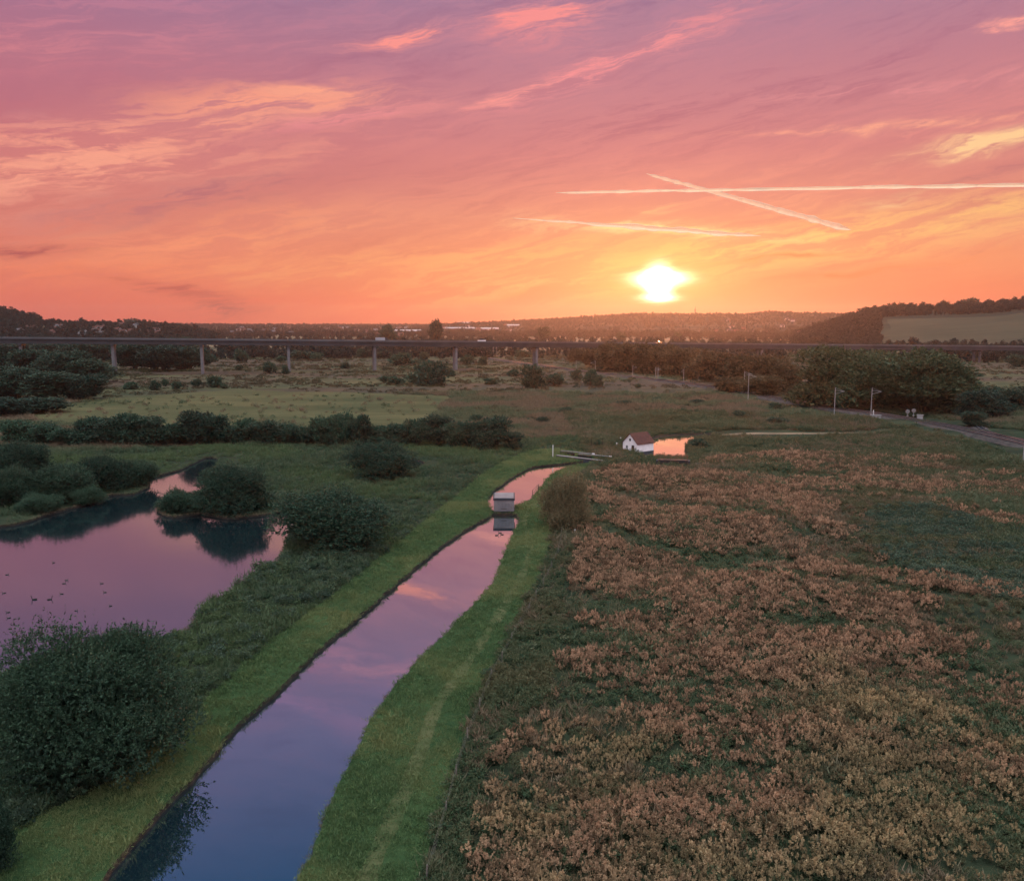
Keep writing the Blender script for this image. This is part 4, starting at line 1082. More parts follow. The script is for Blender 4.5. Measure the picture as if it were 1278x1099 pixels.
M['car_white'] = plain("car_white", (0.70, 0.70, 0.70), 0.3, 0.05, 1.0, spec=0.5, bmp=0)
M['car_dark'] = plain("car_dark", (0.03, 0.03, 0.035), 0.3, 0.05, 1.0, spec=0.5, bmp=0)
M['rubber'] = plain("rubber", (0.015, 0.015, 0.015), 0.9, 0.1, 1.0)

def window_in(parent, x, y, z, w, h, face, frame=M['white_paint']):
    """a framed window on a wall; face: 'x+','x-','y+','y-'"""
    ax, sg = face[0], 1 if face[1] == '+' else -1
    def bx(m, a0, a1, z0, z1, o0, o1):
        lo, hi = sorted((o0 * sg, o1 * sg))
        if ax == 'y': m.box(x + a0, x + a1, y + lo, y + hi, z + z0, z + z1)
        else: m.box(x + lo, x + hi, y + a0, y + a1, z + z0, z + z1)
    f = MB()
    t = 0.07
    bx(f, -w / 2, w / 2, h - t, h, 0.003, 0.06); bx(f, -w / 2, w / 2, 0, t, 0.003, 0.08)
    bx(f, -w / 2, -w / 2 + t, t, h - t, 0.003, 0.06); bx(f, w / 2 - t, w / 2, t, h - t, 0.003, 0.06); bx(f, -t / 3, t / 3, t, h - t, 0.003, 0.05)
    o = f.build("window", frame, parent)
    p = MB(); bx(p, -w / 2 + t, w / 2 - t, t, h - t, 0.004, 0.022); p.build("pane", M['glass'], o)
    return o
def gable_house(name, L, W, eave, ridge, wall, roofm, label, cat, loc, rz, group=None, over=0.3, chimney=None, gable_along_x=True):
    """walls with gables at the x ends, ridge along x"""
    r = empty(name, loc, rz, label=label, cat=cat, group=group)
    m = MB(); h, w = L / 2, W / 2
    m.add([(-h, -w, -.4), (h, -w, -.4), (h, w, -.4), (-h, w, -.4), (-h, -w, eave), (h, -w, eave), (h, w, eave), (-h, w, eave), (-h, 0, ridge), (h, 0, ridge)],
          [(3, 2, 1, 0), (0, 1, 5, 4), (2, 3, 7, 6), (3, 0, 4, 8, 7), (1, 2, 6, 9, 5)])
    m.build("wall", wall, r)
    k = (ridge - eave) / w; q = MB(); t = 0.16
    for s in (-1, 1):
        e = s * (w + over); ze = eave - k * over
        vs = [(-h - over, e, ze), (h + over, e, ze), (h + over, 0, ridge + .02), (-h - over, 0, ridge + .02)]
        vs += [(a, b, c + t) for a, b, c in vs]
        q.add(vs, [(0, 1, 2, 3), (4, 5, 6, 7), (0, 1, 5, 4), (3, 2, 6, 7), (0, 3, 7, 4), (1, 2, 6, 5)])
    rf = q.build("roof", roofm, r)
    if chimney:
        MB().box(chimney - .35, chimney + .35, -.3, .3, ridge - .3, ridge + 1.0).build("chimney", M['brick'], rf)
    return r

# white cottage by the lock
def cottage():
    a, b = at(779.4, 563.5), at(795.2, 565.5)
    c = at(818.4, 564.0)
    corner = Vector((b.x, b.y))
    th = math.atan2(a.y - b.y, a.x - b.x)   # direction of the gable wall
    rz = R(-37)
    L, W = 6.4, 5.2
    # the near corner of the cottage stands at px 795
    ex, ey = Vector((math.cos(R(39)), math.sin(R(39)))), Vector((-math.sin(R(39)), math.cos(R(39))))
    ctr = corner + ex * L / 2 + ey * W / 2
    z = gz(corner.x, corner.y)
    r = gable_house("cottage", L, W, 2.5, 4.9, M['white_wall'], M['tile'], "small white cottage with a steep red-brown tiled roof beside the lock", "cottage", (ctr.x, ctr.y, z), R(39))
    window_in(r, -L / 2, 0, 3.0, 0.55, 0.7, 'x-', M['dark_timber'])
    window_in(r, -L / 2, 1.1, 0.9, 0.8, 0.9, 'x-')
    d = MB().box(-L / 2 - .05, -L / 2 - .003, -1.5, -.6, 0, 1.95); dd = d.build("door", M['dark_timber'], r)
    MB().box(-L / 2 - .09, -L / 2 - .052, -.76, -.68, .95, 1.05).build("handle", M['galv'], dd)
    # foundation strip of dark plinth
    MB().box(-L / 2 - .06, L / 2 + .06, -W / 2 - .06, W / 2 + .06, -.6, .22).build("plinth", M['dark_grey'], r)
    return r
cottage()

# boxy hut standing in the canal narrows
def hut():
    a, b = at(616.3, 642, WATER_Z), at(641.7, 642, WATER_Z)
    w = (b - a).length; ctr = (a + b) / 2
    d = Vector((ctr.x, ctr.y)).normalized(); D = 5.2
    rz = math.atan2(b.y - a.y, b.x - a.x)
    h = w / 2
    r = empty("canal_hut", (ctr.x, ctr.y, WATER_Z), rz, label="boxy grey flat-roofed hut floating in the narrows of the canal", cat="hut")
    MB().box(-h - .08, h + .08, -.1, D + .1, -.5, .42).build("hull", M['dark_grey'], r)
    MB().box(-h, h, 0, D, .42, 2.62).build("cabin", M['grey_wall'], r)
    rf = MB().box(-h - .12, h + .12, -.12, D + .12, 2.62, 2.98).build("roof", M['dark_grey'], r)
    MB().box(-h + .1, h - .1, .1, D - .1, 2.982, 3.03).build("roof_deck", M['grey_roof'], rf)
    p = MB(); p.box(-h * .62, h * .62, -.03, -.002, .62, 2.2).build("panel", M['grey_roof'], r)
    f = MB()
    f.box(-h * .62, h * .62, -.06, -.032, 2.1, 2.2).box(-h * .62, h * .62, -.06, -.032, .62, .72).box(-h * .62, -h * .55, -.06, -.032, .72, 2.1).box(h * .55, h * .62, -.06, -.032, .72, 2.1).box(-.04, .04, -.06, -.032, .72, 2.1)
    f.build("panel_frame", M['grey_wall'], r)
    MB().box(-h - .02, h + .02, -.13, -.1, .5, .66).build("fender", M['black_paint'], r)
    MB().box(-.5, .5, -.10, -.062, 1.05, 1.12).build("rail", M['dark_timber'], r)
hut()

# lock gates with balance beams
def lock_gate(p0, p1, label, up=1.15, lift=0.0):
    A, B = at(*p0), at(*p1)
    v = Vector((B.x - A.x, B.y - A.y)); L = v.length; rz = math.atan2(v.y, v.x)
    r = empty("lock_gate", (A.x, A.y, lift), rz, label=label, cat="lock gate")
    MB().tube([(0, 0, 1.05), (L * .5, 0, 1.12), (L, 0, 1.2)], [.13, .12, .10], 4).build("balance_beam", M['pale_timber'], r)
    MB().box(-.1, L * .42, -.14, .14, -1.2, .8).build("gate_leaf", M['black_paint'], r)
    MB().box(-.1, L * .42, -.55, -.16, .62, .70).build("walkway", M['dark_timber'], r)
    q = MB()
    for x in (0.2, L * .2, L * .4): q.tube([(x, -.52, .7), (x, -.52, 1.75)], .03, 5)
    q.tube([(0.2, -.52, 1.75), (L * .4, -.52, 1.75)], .03, 5); q.build("handrail", M['dark_timber'], r)
    MB().box(L * .96, L * 1.02, -.14, .14, 1.06, 1.34).build("beam_end", M['white_paint'], r)
lock_gate((700, 567), (741, 572), "lock gate with a long pale balance beam nearer the white post")
lock_gate((722, 571), (762, 575.5), "lock gate with a long pale balance beam nearer the white cottage")
def chamber_wall():
    A, B = at(694, 570.5), at(758, 578)
    v = Vector((B.x - A.x, B.y - A.y)); L = v.length
    r = empty("lock_wall", (A.x, A.y, 0), math.atan2(v.y, v.x), label="low dark lock side wall with a pale stone edge under the balance beams", cat="wall")
    MB().box(0, L, 0, .8, -1.2, .42).build("wall_face", M['dark_grey'], r)
    MB().box(-.05, L + .05, -.05, .85, .423, .56).build("coping", M['pale_timber'], r)
chamber_wall()
def post(px, py, h_px, rad, name, label, cat, mat=M['white_paint'], cap=True):
    p = at(px, py); p.z = gz(p.x, p.y); h = h_px * mpp(p)
    r = empty(name, p, label=label, cat=cat)
    MB().tube([(0, 0, -.3), (0, 0, h)], rad, 8).build("shaft", mat, r)
    if cap: MB().tube([(0, 0, h), (0, 0, h + .08), (0, 0, h + .16)], [rad * 1.6, rad * 1.6, rad * .4], 8).build("cap", mat, r)
post(690, 570, 14, .10, "mooring_post", "tall white post at the head of the lock pool", "post")
post(717.6, 667, 5, .12, "marker_post", "short white marker post beside the rusty bush", "post")
post(769.5, 557, 4, .14, "marker_post", "short pale post beside the white cottage's gable", "post")
post(774.5, 551, 4, .14, "marker_post", "short pale post behind the cottage's gable corner", "post")
post(1089.5, 524, 11, .13, "relay_post", "short pale post beside the railway and the tall mast", "post")
for i, px in enumerate((738, 752)):
    post(px, 559, 12, .06, "timber_post", ("thin dark post before the small dark bush near the lock", "thin dark post beside the white cottage's garden")[i], "post", M['dark_timber'], False)

# small gate on the towpath bank, the dark footbridge before the bright basin
def rail_gate():
    A, B = at(664.5, 619), at(672, 611.5)
    v = Vector((B.x - A.x, B.y - A.y)); L = v.length
    r = empty("bank_gate", (A.x, A.y, gz(A.x, A.y)), math.atan2(v.y, v.x), label="small open railing gate on the bank behind the boxy hut", cat="gate")
    for x in (0, L): MB().tube([(x, 0, -.3), (x, 0, 1.25)], .05, 6).build("gate_post", M['dark_timber'], r)
    for z in (.55, 1.15): MB().tube([(0, 0, z), (L, 0, z)], .035, 6).build("bar", M['dark_timber'], r)
rail_gate()
def bridge():
    A, B = at(822, 581), at(858, 582)
    v = Vector((B.x - A.x, B.y - A.y)); L = v.length
    r = empty("footbridge", (A.x, A.y, 0), math.atan2(v.y, v.x), label="dark timber footbridge with thin railings before the bright basin", cat="bridge")
    MB().box(0, L, 0, .3, -.8, 1.45).build("beam", M['dark_timber'], r)
    MB().box(-.1, L + .1, .302, 1.9, 1.2, 1.42).build("deck", M['dark_timber'], r)
    MB().box(0, L, 1.902, 2.2, -.8, 1.45).build("beam", M['dark_timber'], r)
    for y in (.15, 2.05):
        q = MB()
        for k in range(6): q.tube([(L * k / 5, y, 1.45), (L * k / 5, y, 2.5)], .045, 5)
        q.tube([(0, y, 2.5), (L, y, 2.5)], .045, 5).tube([(0, y, 1.98), (L, y, 1.98)], .03, 5)
        q.build("railing", M['rust'], r)
    for x in (-.6, L + .1): MB().box(x, x + .5, -.1, 2.3, -1.2, 1.3).build("abutment", M['concrete_dark'], r)
bridge()
def stile():
    p = at(872, 582)
    r = empty("stile", (p.x, p.y, gz(p.x, p.y)), R(10), label="low pale wooden stile beside the dark footbridge", cat="stile")
    for x in (-.8, .8): MB().tube([(x, 0, -.3), (x, 0, 1.0)], .08, 6).build("stile_post", M['pale_timber'], r)
    for z in (.4, .8): MB().box(-.8, .8, -.04, .04, z, z + .14).build("rail", M['pale_timber'], r)
    MB().box(-.35, .35, -.6, .6, .3, .38).build("step", M['pale_timber'], r)
stile()

# wire fence between the mown bank and the rough field
def fence():
    line = smooth_line(poly_w([(532, 1099), (556, 1020), (584, 925), (614, 850), (650, 782), (678, 732), (697, 690), (702, 660)]), False, 4.0)
    p0 = line[0]
    r = empty("wire_fence", (p0[0], p0[1], 0), label="post and wire fence between the mown bank and the rough field", cat="fence")
    tops = []
    for i, (x, y) in enumerate(line):
        z = gz(x, y); rx, ry = x - p0[0], y - p0[1]
        h = 1.15 + random.uniform(-.08, .08); lx, ly = random.uniform(-.07, .07), random.uniform(-.07, .07)
        MB().tube([(rx, ry, z - .3), (rx + lx, ry + ly, z + h)], [.05, .045], 6).build("fence_post", M['old_timber'], r)
        tops.append((rx + lx, ry + ly, z))
    for zz in (.45, .75, 1.05):
        MB().tube([(x, y, z + zz) for x, y, z in tops], .006, 4).build("wire", M['old_timber'], r)
fence()

# ------------------------------------------------------------------ railway
def along(line):
    L = np.array(line); s = np.concatenate([[0], np.cumsum(np.hypot(*np.diff(L, axis=0).T))]); return L, s
def offset(line, o):
    L = [Vector(p) for p in line]; out = []
    for i, p in enumerate(L):
        t = (L[min(i + 1, len(L) - 1)] - L[max(i - 1, 0)]).normalized(); out.append(tuple(p + Vector((-t.y, t.x)) * o))
    return out
def bed(line, w, h, name, mat):
    vs, fs = [], []
    for i, p in enumerate(line):
        for o, z in ((-w - 1.4, -.25), (-w, h), (w, h), (w + 1.4, -.25)):
            q = offs[o][i]; vs.append((q[0], q[1], z))
    for i in range(len(line) - 1):
        for k in range(3): fs.append((i * 4 + k + 1, i * 4 + k, i * 4 + 4 + k, i * 4 + 5 + k))
    return link(name, np_mesh(name, np.array(vs), np.array(fs), [mat]), kind="structure")
offs = {o: offset(rail_line, o) for o in (-5.6, -4.2, 4.2, 5.6)}
bed(rail_line, 4.2, 0.55, "railway_embankment_terrain", M['ballast'])
def rails(line, gauge_c, label, name="railway_track"):
    c = offset(line, gauge_c) if gauge_c else line
    r = empty(name, (c[0][0], c[0][1], 0), label=label, cat="railway track")
    for s in (-.75, .75):
        o = offset(c, s); m = MB()
        vs, fs = [], []
        for i, (x, y) in enumerate(o):
            l, q = offset(c, s - .06)[i] if False else None, None
        a, b = offset(c, s - .06), offset(c, s + .06)
        for i in range(len(o)):
            for (x, y), z in ((a[i], .68), (a[i], .85), (b[i], .85), (b[i], .68)): vs.append((x - c[0][0], y - c[0][1], z))
        for i in range(len(o) - 1):
            for k in range(3): fs.append((i * 4 + k, i * 4 + k + 1, i * 4 + 5 + k, i * 4 + 4 + k))
        link("rail", np_mesh("rail", np.array(vs), np.array(fs), [M['steel']]), r)
    L, s = along(c); vs, fs = [], []
    for d in np.arange(0, min(s[-1], 700), 1.3):
        x, y = np.interp(d, s, L[:, 0]), np.interp(d, s, L[:, 1]); k = min(np.searchsorted(s, d), len(L) - 1); k = max(k, 1)
        t = unit(L[k] - L[k - 1]); n = np.array([-t[1], t[0]]); b = len(vs)
        for z in (.555, .67):
            for u, w in ((-1.25, -.13), (1.25, -.13), (1.25, .13), (-1.25, .13)):
                q = np.array([x, y]) + n * u + t * w - np.array(c[0]); vs.append((q[0], q[1], z))
        fs += [(b + 4, b + 5, b + 6, b + 7), (b, b + 1, b + 5, b + 4), (b + 1, b + 2, b + 6, b + 5), (b + 2, b + 3, b + 7, b + 6), (b + 3, b, b + 4, b + 7)]
    so = link("sleeper_row", np_mesh("sleeper_row", np.array(vs), np.array(fs), [M['dark_grey']]), r); so["kind"] = "stuff"
rails(rail_line, 2.0, "railway track on the tree side of the curving pair")
rails(rail_line, -2.0, "railway track on the field side of the curving pair")
siding = smooth_line(poly_w([(1218, 531), (1232, 541), (1262, 549), (1330, 561), (1420, 580)]), False, 4)
offs = {o: offset(siding, o) for o in (-3.2, -1.8, 1.8, 3.2)}
bed(siding, 1.8, 0.50, "siding_embankment_terrain", M['ballast'])
rails(siding, 0, "short siding track splitting off behind the main pair")

def mast(px, py, h_px, label, side=1, lamp=False, group=None):
    p = at(px, py); h = max(5.5, h_px * mpp(p))
    # the track it serves
    L = np.array(rail_line); k = int(np.argmin(np.hypot(L[:, 0] - p.x, L[:, 1] - p.y))); v = Vector((L[k][0] - p.x, L[k][1] - p.y))
    rz = math.atan2(v.y, v.x)
    r = empty("catenary_mast", (p.x, p.y, gz(p.x, p.y)), rz, label=label, cat="mast", group=group)
    MB().tube([(0, 0, -.4), (0, 0, h * .5), (0, 0, h)], [.15, .14, .11], 6).build("pole", M['galv'], r)
    a = MB(); reach = min(max(v.length, 2.5), 4.2)
    a.tube([(0, 0, h - 1.0), (reach, 0, h - 1.5)], .05, 5).tube([(0, 0, h - 2.3), (reach, 0, h - 1.5)], .05, 5).tube([(0, 0, h - .1), (reach * .9, 0, h - 1.45)], .03, 5)
    a.build("cantilever", M['galv'], r)
    MB().box(-.4, .4, -.4, .4, -.5, .25).build("footing", M['concrete'], r)
    return p, h
mast(1041, 518, 36, "tall pale mast before the huge round willow beside the railway")
mast(1086.5, 522, 40, "tall pale mast before the middle of the big willow clump")
mast(1276.5, 582, 60, "tall mast at the picture edge standing over the railway tracks")
mast(928.5, 492, 28, "thin mast nearer the viaduct of the close pair by the brown trees")
mast(933.5, 499, 34, "thin mast of the close pair by the brown trees, on the field side")
for px, py, h in ((853, 479, 18), (872, 476, 16), (818, 476, 18), (821, 475, 17), (789.5, 472.5, 17), (743, 464, 15), (719, 463, 14), (1006, 502, 26), (620, 446, 13), (616, 446, 13)):
    mast(px, py, h, "thin distant mast along the railway before the brown tree belt", group="distant masts along the railway")
def signal(px, py, h_px, label):
    p = at(px, py); h = h_px * mpp(p)
    r = empty("railway_signal", (p.x, p.y, gz(p.x, p.y)), math.atan2(-p.x, -p.y) * -1, label=label, cat="signal")
    MB().tube([(0, 0, -.3), (0, 0, h)], .10, 6).build("pole", M['galv'], r)
    d = MB(); n = 14
    d.add([(math.cos(2 * math.pi * k / n) * .75, y, h + .6 + math.sin(2 * math.pi * k / n) * .75) for y in (-.14, .04) for k in range(n)],
          [tuple(range(n))[::-1], tuple(range(n, 2 * n))] + [(k, (k + 1) % n, n + (k + 1) % n, n + k) for k in range(n)])
    d.build("head", M['pale_timber'], r)
    MB().box(-.35, .35, -.05, .3, h * .35, h * .5).build("box", M['galv'], r)
signal(1140, 519, 7, "round-headed pale railway signal before the big willow clump")
signal(1132.5, 519, 6, "slimmer railway signal next to the round-headed one")
def cabinet(px, py, w, label):
    p = at(px, py); k = mpp(p)
    r = empty("relay_cabinet", (p.x, p.y, gz(p.x, p.y)), R(-30), label=label, cat="cabinet")
    MB().box(-w * k / 2, w * k / 2, -.5, .5, -.3, 1.5).build("body", M['pale_timber'], r)
    MB().box(-w * k / 2 - .1, w * k / 2 + .1, -.6, .6, 1.5, 1.62).build("lid", M['galv'], r)
    MB().box(-w * k / 2 + .15, w * k / 2 - .15, -.54, -.502, .1, 1.3).build("door", M['galv'], r)
cabinet(1093, 525, 12, "long pale relay cabinet at the foot of the short railway post")
cabinet(1148, 524.5, 7, "small pale relay cabinet beside the tracks under the willow clump")

# ------------------------------------------------------------------ motorway viaduct
def viaduct():
    A, B = at(142, 468), at(1222, 452.5)
    a, b = Vector((A.x, A.y)), Vector((B.x, B.y)); v = (b - a); L = v.length; u = v.normalized(); n = Vector((-u.y, u.x))
    rz = math.atan2(v.y, v.x)
    def deck_top(p, py): return CAM_H + (408.1 - py) / F * (p.y * _cp + 10 * _sp) * 1.0
    zA, zB = deck_top(A, 421.5), deck_top(B, 431)
    z = lambda s: zA + (zB - zA) * s / L
    s0, s1 = -1.12 * 62, L + 420
    r = empty("motorway_viaduct", (a.x, a.y, 0), rz, label="long concrete motorway viaduct on double pillars across the valley", cat="viaduct")
    Wd = 13.0
    def beam(y0, y1, h0, h1, name, mat, st=s0):
        vs = [(s, y, z(s) + h) for s in (st, s1) for y, h in ((y0, h0), (y1, h0), (y1, h1), (y0, h1))]
        m = MB(); m.add(vs, [(3, 2, 1, 0), (4, 5, 6, 7), (0, 1, 5, 4), (1, 2, 6, 5), (2, 3, 7, 6), (3, 0, 4, 7)]); return m.build(name, mat, r)
    beam(0.9, Wd - .9, -4.4, -1.6, "girder", M['concrete_dark'])
    beam(0, Wd, -1.597, -1.0, "deck", M['concrete_dark'])
    beam(.36, Wd - .36, -.997, -.95, "carriageway", M['asphalt'])
    for y in (0.0, Wd - .35): beam(y, y + .35, -.997, 0, "parapet", M['concrete_pale'])
    def s_of(px):
        t = (px - CX) / F; lo, hi = -900.0, 1500.0
        for _ in range(50):
            m_ = (lo + hi) / 2; p = a + u * m_ + n * Wd / 2
            if p.x / (p.y * _cp + 18 * _sp) < t: lo = m_
            else: hi = m_
        return lo
    for px in (28, 142, 252, 360, 467, 568, 668, 763, 856, 948, 1039, 1128, 1220, 1312, 1404):
        s = s_of(px); zt = z(s) - 4.4
        pr = MB(); pr.box(s - 1.1, s + 1.1, .6, Wd - .6, zt - 1.1, zt - .005); pier = pr.build("pier", M['concrete_dark'], r)
        p = a + u * s + n * Wd / 2; g0 = gz(p.x, p.y)
        for y in (2.2, Wd - 3.8):
            MB().box(s - .95, s + .95, y, y + 1.7, min(g0, 0) - 1.5, zt - 1.102).build("column", M['concrete'], pier)
    return a, u, n, z, Wd, rz
VA, VU, VN, VZ, VW, VRZ = viaduct()
def vehicle(name, s, lane, L, W, H, paint, label, cat):
    p = VA + VU * s + VN * lane
    r = empty(name, (p.x, p.y, VZ(s) - .95), VRZ, label=label, cat=cat)
    h = L / 2; m = MB()
    if cat == "lorry":
        m.box(-h, h * .55, -W / 2, W / 2, .9, H).build("box", paint, r)
        c = MB(); c.box(h * .6, h, -W / 2 + .05, W / 2 - .05, .5, H * .82).build("cab", M['car_dark'], r)
        MB().box(h * .98, h + .02, -W / 2 + .2, W / 2 - .2, H * .5, H * .75).build("windscreen", M['glass'], r)
        MB().box(-h, h * .6, -.5, .5, .55, .9).build("chassis", M['rubber'], r)
    else:
        m.prism([(0, 0)] * 0 or [(-h, -W / 2), (h, -W / 2), (h, W / 2), (-h, W / 2)], .3, H * .58).build("body", paint, r)
        g = MB(); w = W / 2
        g.add([(-h * .75, -w + .05, H * .58), (h * .5, -w + .05, H * .58), (h * .5, w - .05, H * .58), (-h * .75, w - .05, H * .58), (-h * .55, -w + .2, H), (h * .15, -w + .2, H), (h * .15, w - .2, H), (-h * .55, w - .2, H)],
              [(4, 5, 6, 7), (0, 1, 5, 4), (1, 2, 6, 5), (2, 3, 7, 6), (3, 0, 4, 7)]); g.build("cabin", M['glass'], r)
    for x in (-h * .6, h * .62):
        for y in (-W / 2 + .12, W / 2 - .12):
            MB().tube([(x, y - .12, .36), (x, y + .12, .36)], .36, 12).build("wheel", M['rubber'], r)
def vs_at(px):
    best = min(np.arange(-60, 900, 1.0), key=lambda s: abs(CX + F * (VA + VU * s).x / ((VA + VU * s).y * _cp + 12 * _sp) - px)); return float(best)
vehicle("lorry", vs_at(477), 3.5, 9.0, 2.4, 3.0, M['shed_grey'], "pale grey box lorry on the viaduct above the fourth pillar", "lorry")
vehicle("van", vs_at(603), 3.5, 6.2, 2.1, 2.9, M['car_white'], "white van on the viaduct near the middle pillars", "van")
vehicle("car", vs_at(826), 3.5, 4.6, 1.9, 1.9, M['car_dark'], "dark car on the viaduct above the brown tree belt", "car")
def white_sign():
    p = at(602.5, 446)
    r = empty("marker_board", (p.x, p.y, gz(p.x, p.y)), 0, label="bright white board under the viaduct near the middle pillars", cat="board")
    k = mpp(p)
    MB().box(-1.6, 1.6, -.12, .12, 4.2, 8.2).build("board", M['white_paint'], r)
    for x in (-1.0, 1.0): MB().tube([(x, .2, -.4), (x, .2, 4.3)], .12, 6).build("leg", M['galv'], r)
white_sign()

# ------------------------------------------------------------------ the town beyond the viaduct
def far_at(px, d):
    ta = (px - CX) / (F / _cp); y = d / math.sqrt(1 + ta * ta); x = ta * y
    return Vector((x, y, gz(x, y)))
def on_row(px, py, d0, d1):
    """the point of the slope seen at px, py"""
    best, bd = None, 1e9
    for d in np.arange(d0, d1, 15.0):
        p = far_at(px, d); row = 408.1 + (CAM_H - p.z) / (d) * F
        if abs(row - py) < bd: best, bd = p, abs(row - py)
    return best
house_kinds = []
for i, (wm, rm, L, W, e, rg) in enumerate(((M['render'], M['slate'], 11, 8, 5.2, 8.2), (M['brick'], M['tile'], 12, 8, 5.2, 8.4), (M['render'], M['tile'], 16, 8, 5.0, 8.0))):
    h = gable_house("town_house", L, W, e, rg, wm, rm, "x", "house", (0, 0, 0), 0, chimney=L * .3)
    for x in (-L * .28, L * .28):
        for zz in (1.0, 3.4): window_in(h, x, -W / 2, zz, 1.3, 1.2, 'y-')
    dd = MB().box(-.5, .5, -W / 2 - .06, -W / 2 - .003, 0, 2.05).build("door", M['dark_timber'], h)
    house_kinds.append(h)
used = [False] * 3
def town_house(px, py, d0, d1, i, label, group, rz, sc=1.0):
    p = on_row(px, py, d0, d1)
    h = house_kinds[i] if not used[i] else copy_tree(house_kinds[i]); used[i] = True
    h.location = p; h.rotation_euler = (0, 0, rz); h.scale = (sc, sc, sc); h["label"] = label
    if "group" in h: del h["group"]
    if group: h["group"] = group
random.seed(9)
for px, py, i, lab in ((38, 413, 2, "long white house on the dark hillside above the viaduct's end"), (69, 411, 0, "white house with bright wall among trees on the dark hillside"), (24, 416, 0, "small pale house below the long white one on the hillside"),
                       (74, 432, 2, "white house under the viaduct deck seen between the first pillars"), (100, 434, 0, "pale house beside the round greenhouse-like bush under the viaduct")):
    town_house(px, py, 900 if py > 420 else 1250, 2300, i, lab, None, random.uniform(-.5, .5), 1.3)
for k in range(34):
    px = random.uniform(60, 215); py = random.uniform(406, 419)
    town_house(px, py, 1250, 2300, k % 3, "house of the village scattered over the dark hillside", "houses on the dark hillside", random.uniform(-.6, .6), 1.1)
for k in range(34):
    px = random.uniform(280, 640); py = random.uniform(405, 420)
    town_house(px, py, 2000, 4200, k % 3, "distant house of the hazy town beyond the viaduct", "houses of the hazy town", random.uniform(-.6, .6), 1.4)
for k in range(14):
    px = random.uniform(880, 1010); py = random.uniform(400, 418)
    town_house(px, py, 1900, 3600, k % 3, "distant house in the misty trees below the sunset ridge", "houses below the sunset ridge", random.uniform(-.6, .6), 1.3)
def warehouse(px0, px1, py, d, h, label):
    a, b = far_at(px0, d), far_at(px1, d)
    L = (b - a).length; c = (a + b) / 2
    ze = CAM_H + (408.1 - py) / F * d
    g = min(a.z, b.z); top = min(max(ze, g + 8), g + 13)
    r = empty("warehouse", (c.x, c.y, g), math.atan2(b.y - a.y, b.x - a.x), label=label, cat="warehouse")
    top -= g; W = 46
    MB().box(-L / 2, L / 2, -W / 2, W / 2, -3, top - 3.0).build("wall", M['brick'] if h else M['slate'], r)
    q = MB(); o = 1.0
    for s in (-1, 1):
        vs = [(-L / 2 - o, s * (W / 2 + o), top - 3.0), (L / 2 + o, s * (W / 2 + o), top - 3.0), (L / 2 + o, 0, top + 2.2), (-L / 2 - o, 0, top + 2.2)]; vs += [(x, y, z + .5) for x, y, z in vs]
        q.add(vs, [(0, 1, 2, 3), (4, 5, 6, 7), (0, 1, 5, 4), (3, 2, 6, 7), (0, 3, 7, 4), (1, 2, 6, 5)])
    q.build("roof", M['shed'], r)
    for x in (-L * .3, L * .05): MB().box(x - 3, x + 3, -W / 2 - .2, -W / 2 - .01, -1, top - 5.5).build("loading_door", M['shed'], r)
warehouse(493, 526, 412.5, 3300, 1, "pale-roofed warehouse between the two dark trees beyond the viaduct")
warehouse(556, 592, 412, 3500, 0, "long pale warehouse roof just beside the dark poplars")
warehouse(594, 622, 413, 3400, 1, "pale warehouse roof at the end of the row beyond the viaduct")
warehouse(572, 592, 408, 4300, 0, "small pale roof higher up behind the long warehouse")
warehouse(632, 648, 412, 3600, 0, "short pale roof standing apart from the warehouse row")
def radio_mast():
    p = far_at(867, 4300); p.z -= 1
    r = empty("radio_mast", p, label="thin dark mast on the ridge just beside the setting sun", cat="mast")
    MB().tube([(0, 0, 0), (0, 0, 24), (0, 0, 44)], [2.6, 1.9, .5], 8).build("tower", M['dark_grey'], r)
    MB().tube([(0, 0, 24.5), (0, 0, 27)], [4.0, 4.0], 10).build("platform", M['dark_grey'], r)
radio_mast()

# ------------------------------------------------------------------ water birds
def bird_meshes(kind):
    """body with neck and head as one skin"""
    prof_ = [(-.34, .02, .10), (-.26, .05, .05), (-.12, .12, .06), (.05, .15, .07), (.20, .11, .09), (.27, .07, .15)]
    neck = [(.29, .052, .24), (.30, .046, .33), (.33, .058, .40), (.40, .05, .41), (.44, .02, .40)] if kind == 'duck' else [(.33, .055, .26), (.33, .045, .40), (.34, .042, .54), (.38, .055, .61), (.45, .045, .60), (.50, .02, .58)]
    pts = prof_ + neck; m = MB(); n = 10
    P = [Vector((x, 0, z)) for x, r_, z in pts]; RR = [r_ for x, r_, z in pts]
    m.tube(P, RR, n); body = m.mesh(kind + "_body", M['feather_dark'] if kind != 'duck' else M['feather_grey'], True)
    hx, hz = pts[-1][0], pts[-1][2]
    b = MB().tube([(hx - .01, 0, hz), (hx + .07, 0, hz - .02)], [.022, .010], 6).mesh(kind + "_beak", M['beak'], True)
    w = MB()
    for s in (-1, 1): w.tube([(-.36, s * .04, .15), (-.15, s * .13, .14), (.08, s * .13, .13)], [.015, .055, .03], 6)
    return body, b, w.mesh(kind + "_wing", M['feather_dark'], True)
BM = {k: bird_meshes(k) for k in ('duck', 'goose')}
def bird(px, py, kind, sc, label, group=None):
    p = at(px, py, WATER_Z); random.seed(int(px * 7 + py))
    r = empty("duck" if kind == 'duck' else "goose", p - Vector((0, 0, .04)), random.choice((0.1, 3.0)) + random.uniform(-.6, .6), label=label, cat="bird", group=group)
    r.scale = (sc,) * 3
    link("body", BM[kind][0], r); link("beak", BM[kind][1], r); link("wings", BM[kind][2], r)
bird(43, 748, 'goose', 0.88, "dark long-necked goose with pale back swimming on the pond, the bigger of the close pair")
